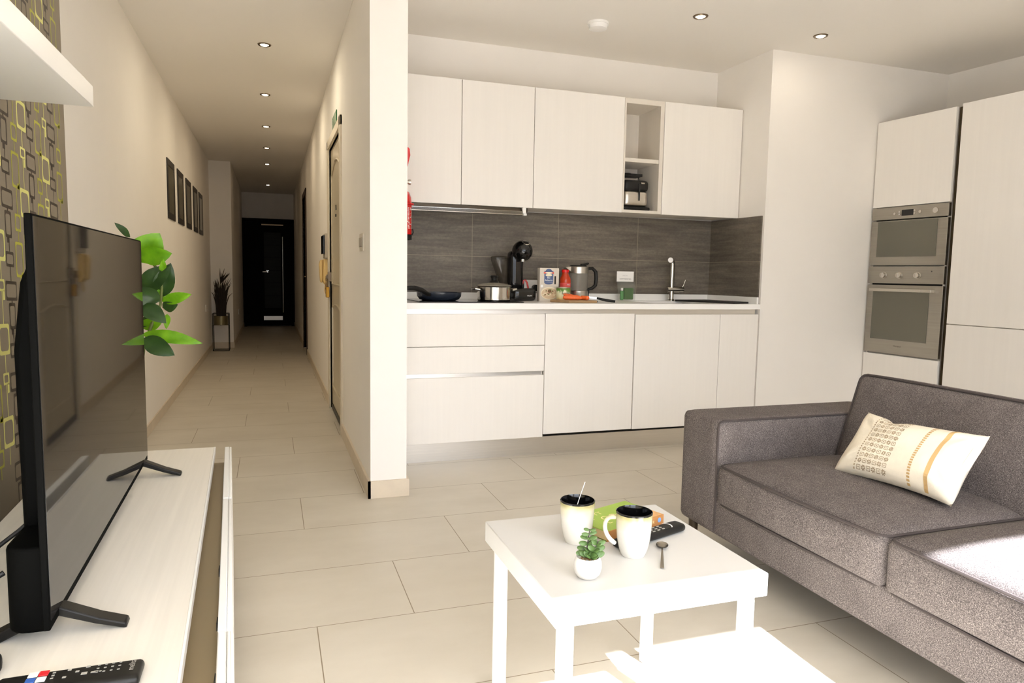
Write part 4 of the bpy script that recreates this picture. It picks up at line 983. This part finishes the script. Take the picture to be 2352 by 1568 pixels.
def sleaf(p, ang, el, L, w):
    d = (RT*math.cos(ang)-FW*math.sin(ang))*math.cos(el)+Vector((0,0,math.sin(el))); sd = d.cross(Vector((0,0,1))).normalized(); up = sd.cross(d)
    nn = Vector((0,0,.55))-FW*.8; nn = (nn-d*nn.dot(d)).normalized(); sd = d.cross(nn); up = nn
    b = B(); Mx = Matrix((sd, d, up)).transposed(); L *= 1.28; w *= 1.22; b.blob(p+d*(L*.5), (w*.5, L*.5, w*.15), Mx, n=8); obj('leaf', b, M_suc, t)
for i, (h, L, w) in enumerate(((.050,.020,.011),(.058,.018,.010),(.072,.017,.009),(.083,.015,.008),(.092,.014,.007),(.101,.011,.006))):
    q = min(1,(h-.040)/.064); p = st1[0].lerp(st1[3], q); o = .3 if i % 2 else -.25
    sleaf(p, o, .25, L, w); sleaf(p, PI+o, .12, L, w)
    if i < 4: sleaf(p, PI/2+o, .35, L*.9, w)
for h, L, w in ((.046,.022,.013),(.060,.018,.011),(.072,.015,.009)):
    p = st2[0].lerp(st2[3], (h-.040)/.038); sleaf(p, -.1, .3, L, w); sleaf(p, PI-.4, .55, L*.9, w); sleaf(p, PI*.4, .25, L*.9, w)
for a, L, w, el in ((.15,.020,.013,.32),(.9,.018,.012,.30),(1.9,.019,.013,.28),(2.9,.019,.012,.35),(4.6,.017,.010,.5)): sleaf(Vector((SX+.003,SY-.001,z+.048)), a, el, L, w)
# ------------------------------------------------------------------ light, sky and camera
w = bpy.data.worlds.new('sky'); SC.world = w; w.use_nodes = True
wt = w.node_tree; bg = wt.nodes['Background']; bg.inputs[1].default_value = SKY
tc = wt.nodes.new('ShaderNodeTexCoord'); sp = wt.nodes.new('ShaderNodeSeparateXYZ'); rp = wt.nodes.new('ShaderNodeValToRGB')
wt.links.new(tc.outputs['Generated'], sp.inputs[0]); wt.links.new(sp.outputs[2], rp.inputs[0]); wt.links.new(rp.outputs[0], bg.inputs[0])
e = rp.color_ramp.elements
while len(e) < 4: e.new(.5)
for i_, (p_, v_) in enumerate(((0.0,.35),(.05,.55),(.30,1.25),(.9,1.1))):
    e[i_].position = p_; e[i_].color = (.94*v_, v_, 1.10*v_, 1)
sd = bpy.data.lights.new('sun','SUN'); sd.energy = SUN; sd.angle = math.radians(.6); sd.color = (.95,.985,1.07)
so = bpy.data.objects.new('sun', sd); COL.objects.link(so); so.rotation_euler = Vector((-.28,1,-.90)).to_track_quat('-Z','Y').to_euler(); so.location = (1.5,-4,4)
for x0, x1, z1 in ((WX0,WX1,WZ),(VX0,VX1,VZ)):
    pd = bpy.data.lights.new('window_portal','AREA'); pd.shape = 'RECTANGLE'; pd.size = x1-x0; pd.size_y = z1; pd.energy = 10; pd.cycles.is_portal = True
    po = bpy.data.objects.new('window_portal', pd); COL.objects.link(po); po.location = ((x0+x1)/2,-.86,z1/2); po.rotation_euler = Vector((0,1,0)).to_track_quat('-Z','Z').to_euler()
cd = bpy.data.cameras.new('camera'); cam = bpy.data.objects.new('camera', cd); COL.objects.link(cam)
cd.sensor_width = 36; cd.lens = 1617.59/2352*36; cd.clip_start = .02; cd.clip_end = 100
rt = Vector((0.94618183,-0.32315035,0.01771459)); dn = Vector((-0.01407618,-0.09577591,-0.99530339)); fw = Vector((0.32332926,0.94148862,-0.09517015))
Mc = Matrix((rt,-dn,-fw)).transposed().to_4x4(); Mc.translation = (0,0,1.1); cam.matrix_world = Mc
SC.camera = cam
SC.view_settings.view_transform = 'Standard'; SC.view_settings.look = 'None'; SC.view_settings.gamma = 1; SC.view_settings.use_curve_mapping = False
SC.view_settings.exposure = EXPO
SC.cycles.diffuse_bounces = 8; SC.cycles.max_bounces = 12; SC.cycles.transparent_max_bounces = 12; SC.cycles.sample_clamp_indirect = 8
def lamp(x, y, watts, col=(1,.88,.70)):
    ld = bpy.data.lights.new('downlight_beam','AREA'); ld.shape = 'DISK'; ld.size = .05; ld.energy = watts; ld.color = col
    lo = bpy.data.objects.new('downlight_beam', ld); COL.objects.link(lo); lo.location = (x,y,H-.014)
for y, w_, c_ in ((5.06,.8,.88),(6.46,.8,.85),(7.86,.5,.80),(9.21,.12,.74),(10.59,.06,.70),(13.16,.02,.68)): lamp(-.016, y, LAMP*w_, (1,c_,c_*c_*.85))
lamp(2.322,3.58,LAMP*.12); lamp(3.175,3.59,LAMP*.12)
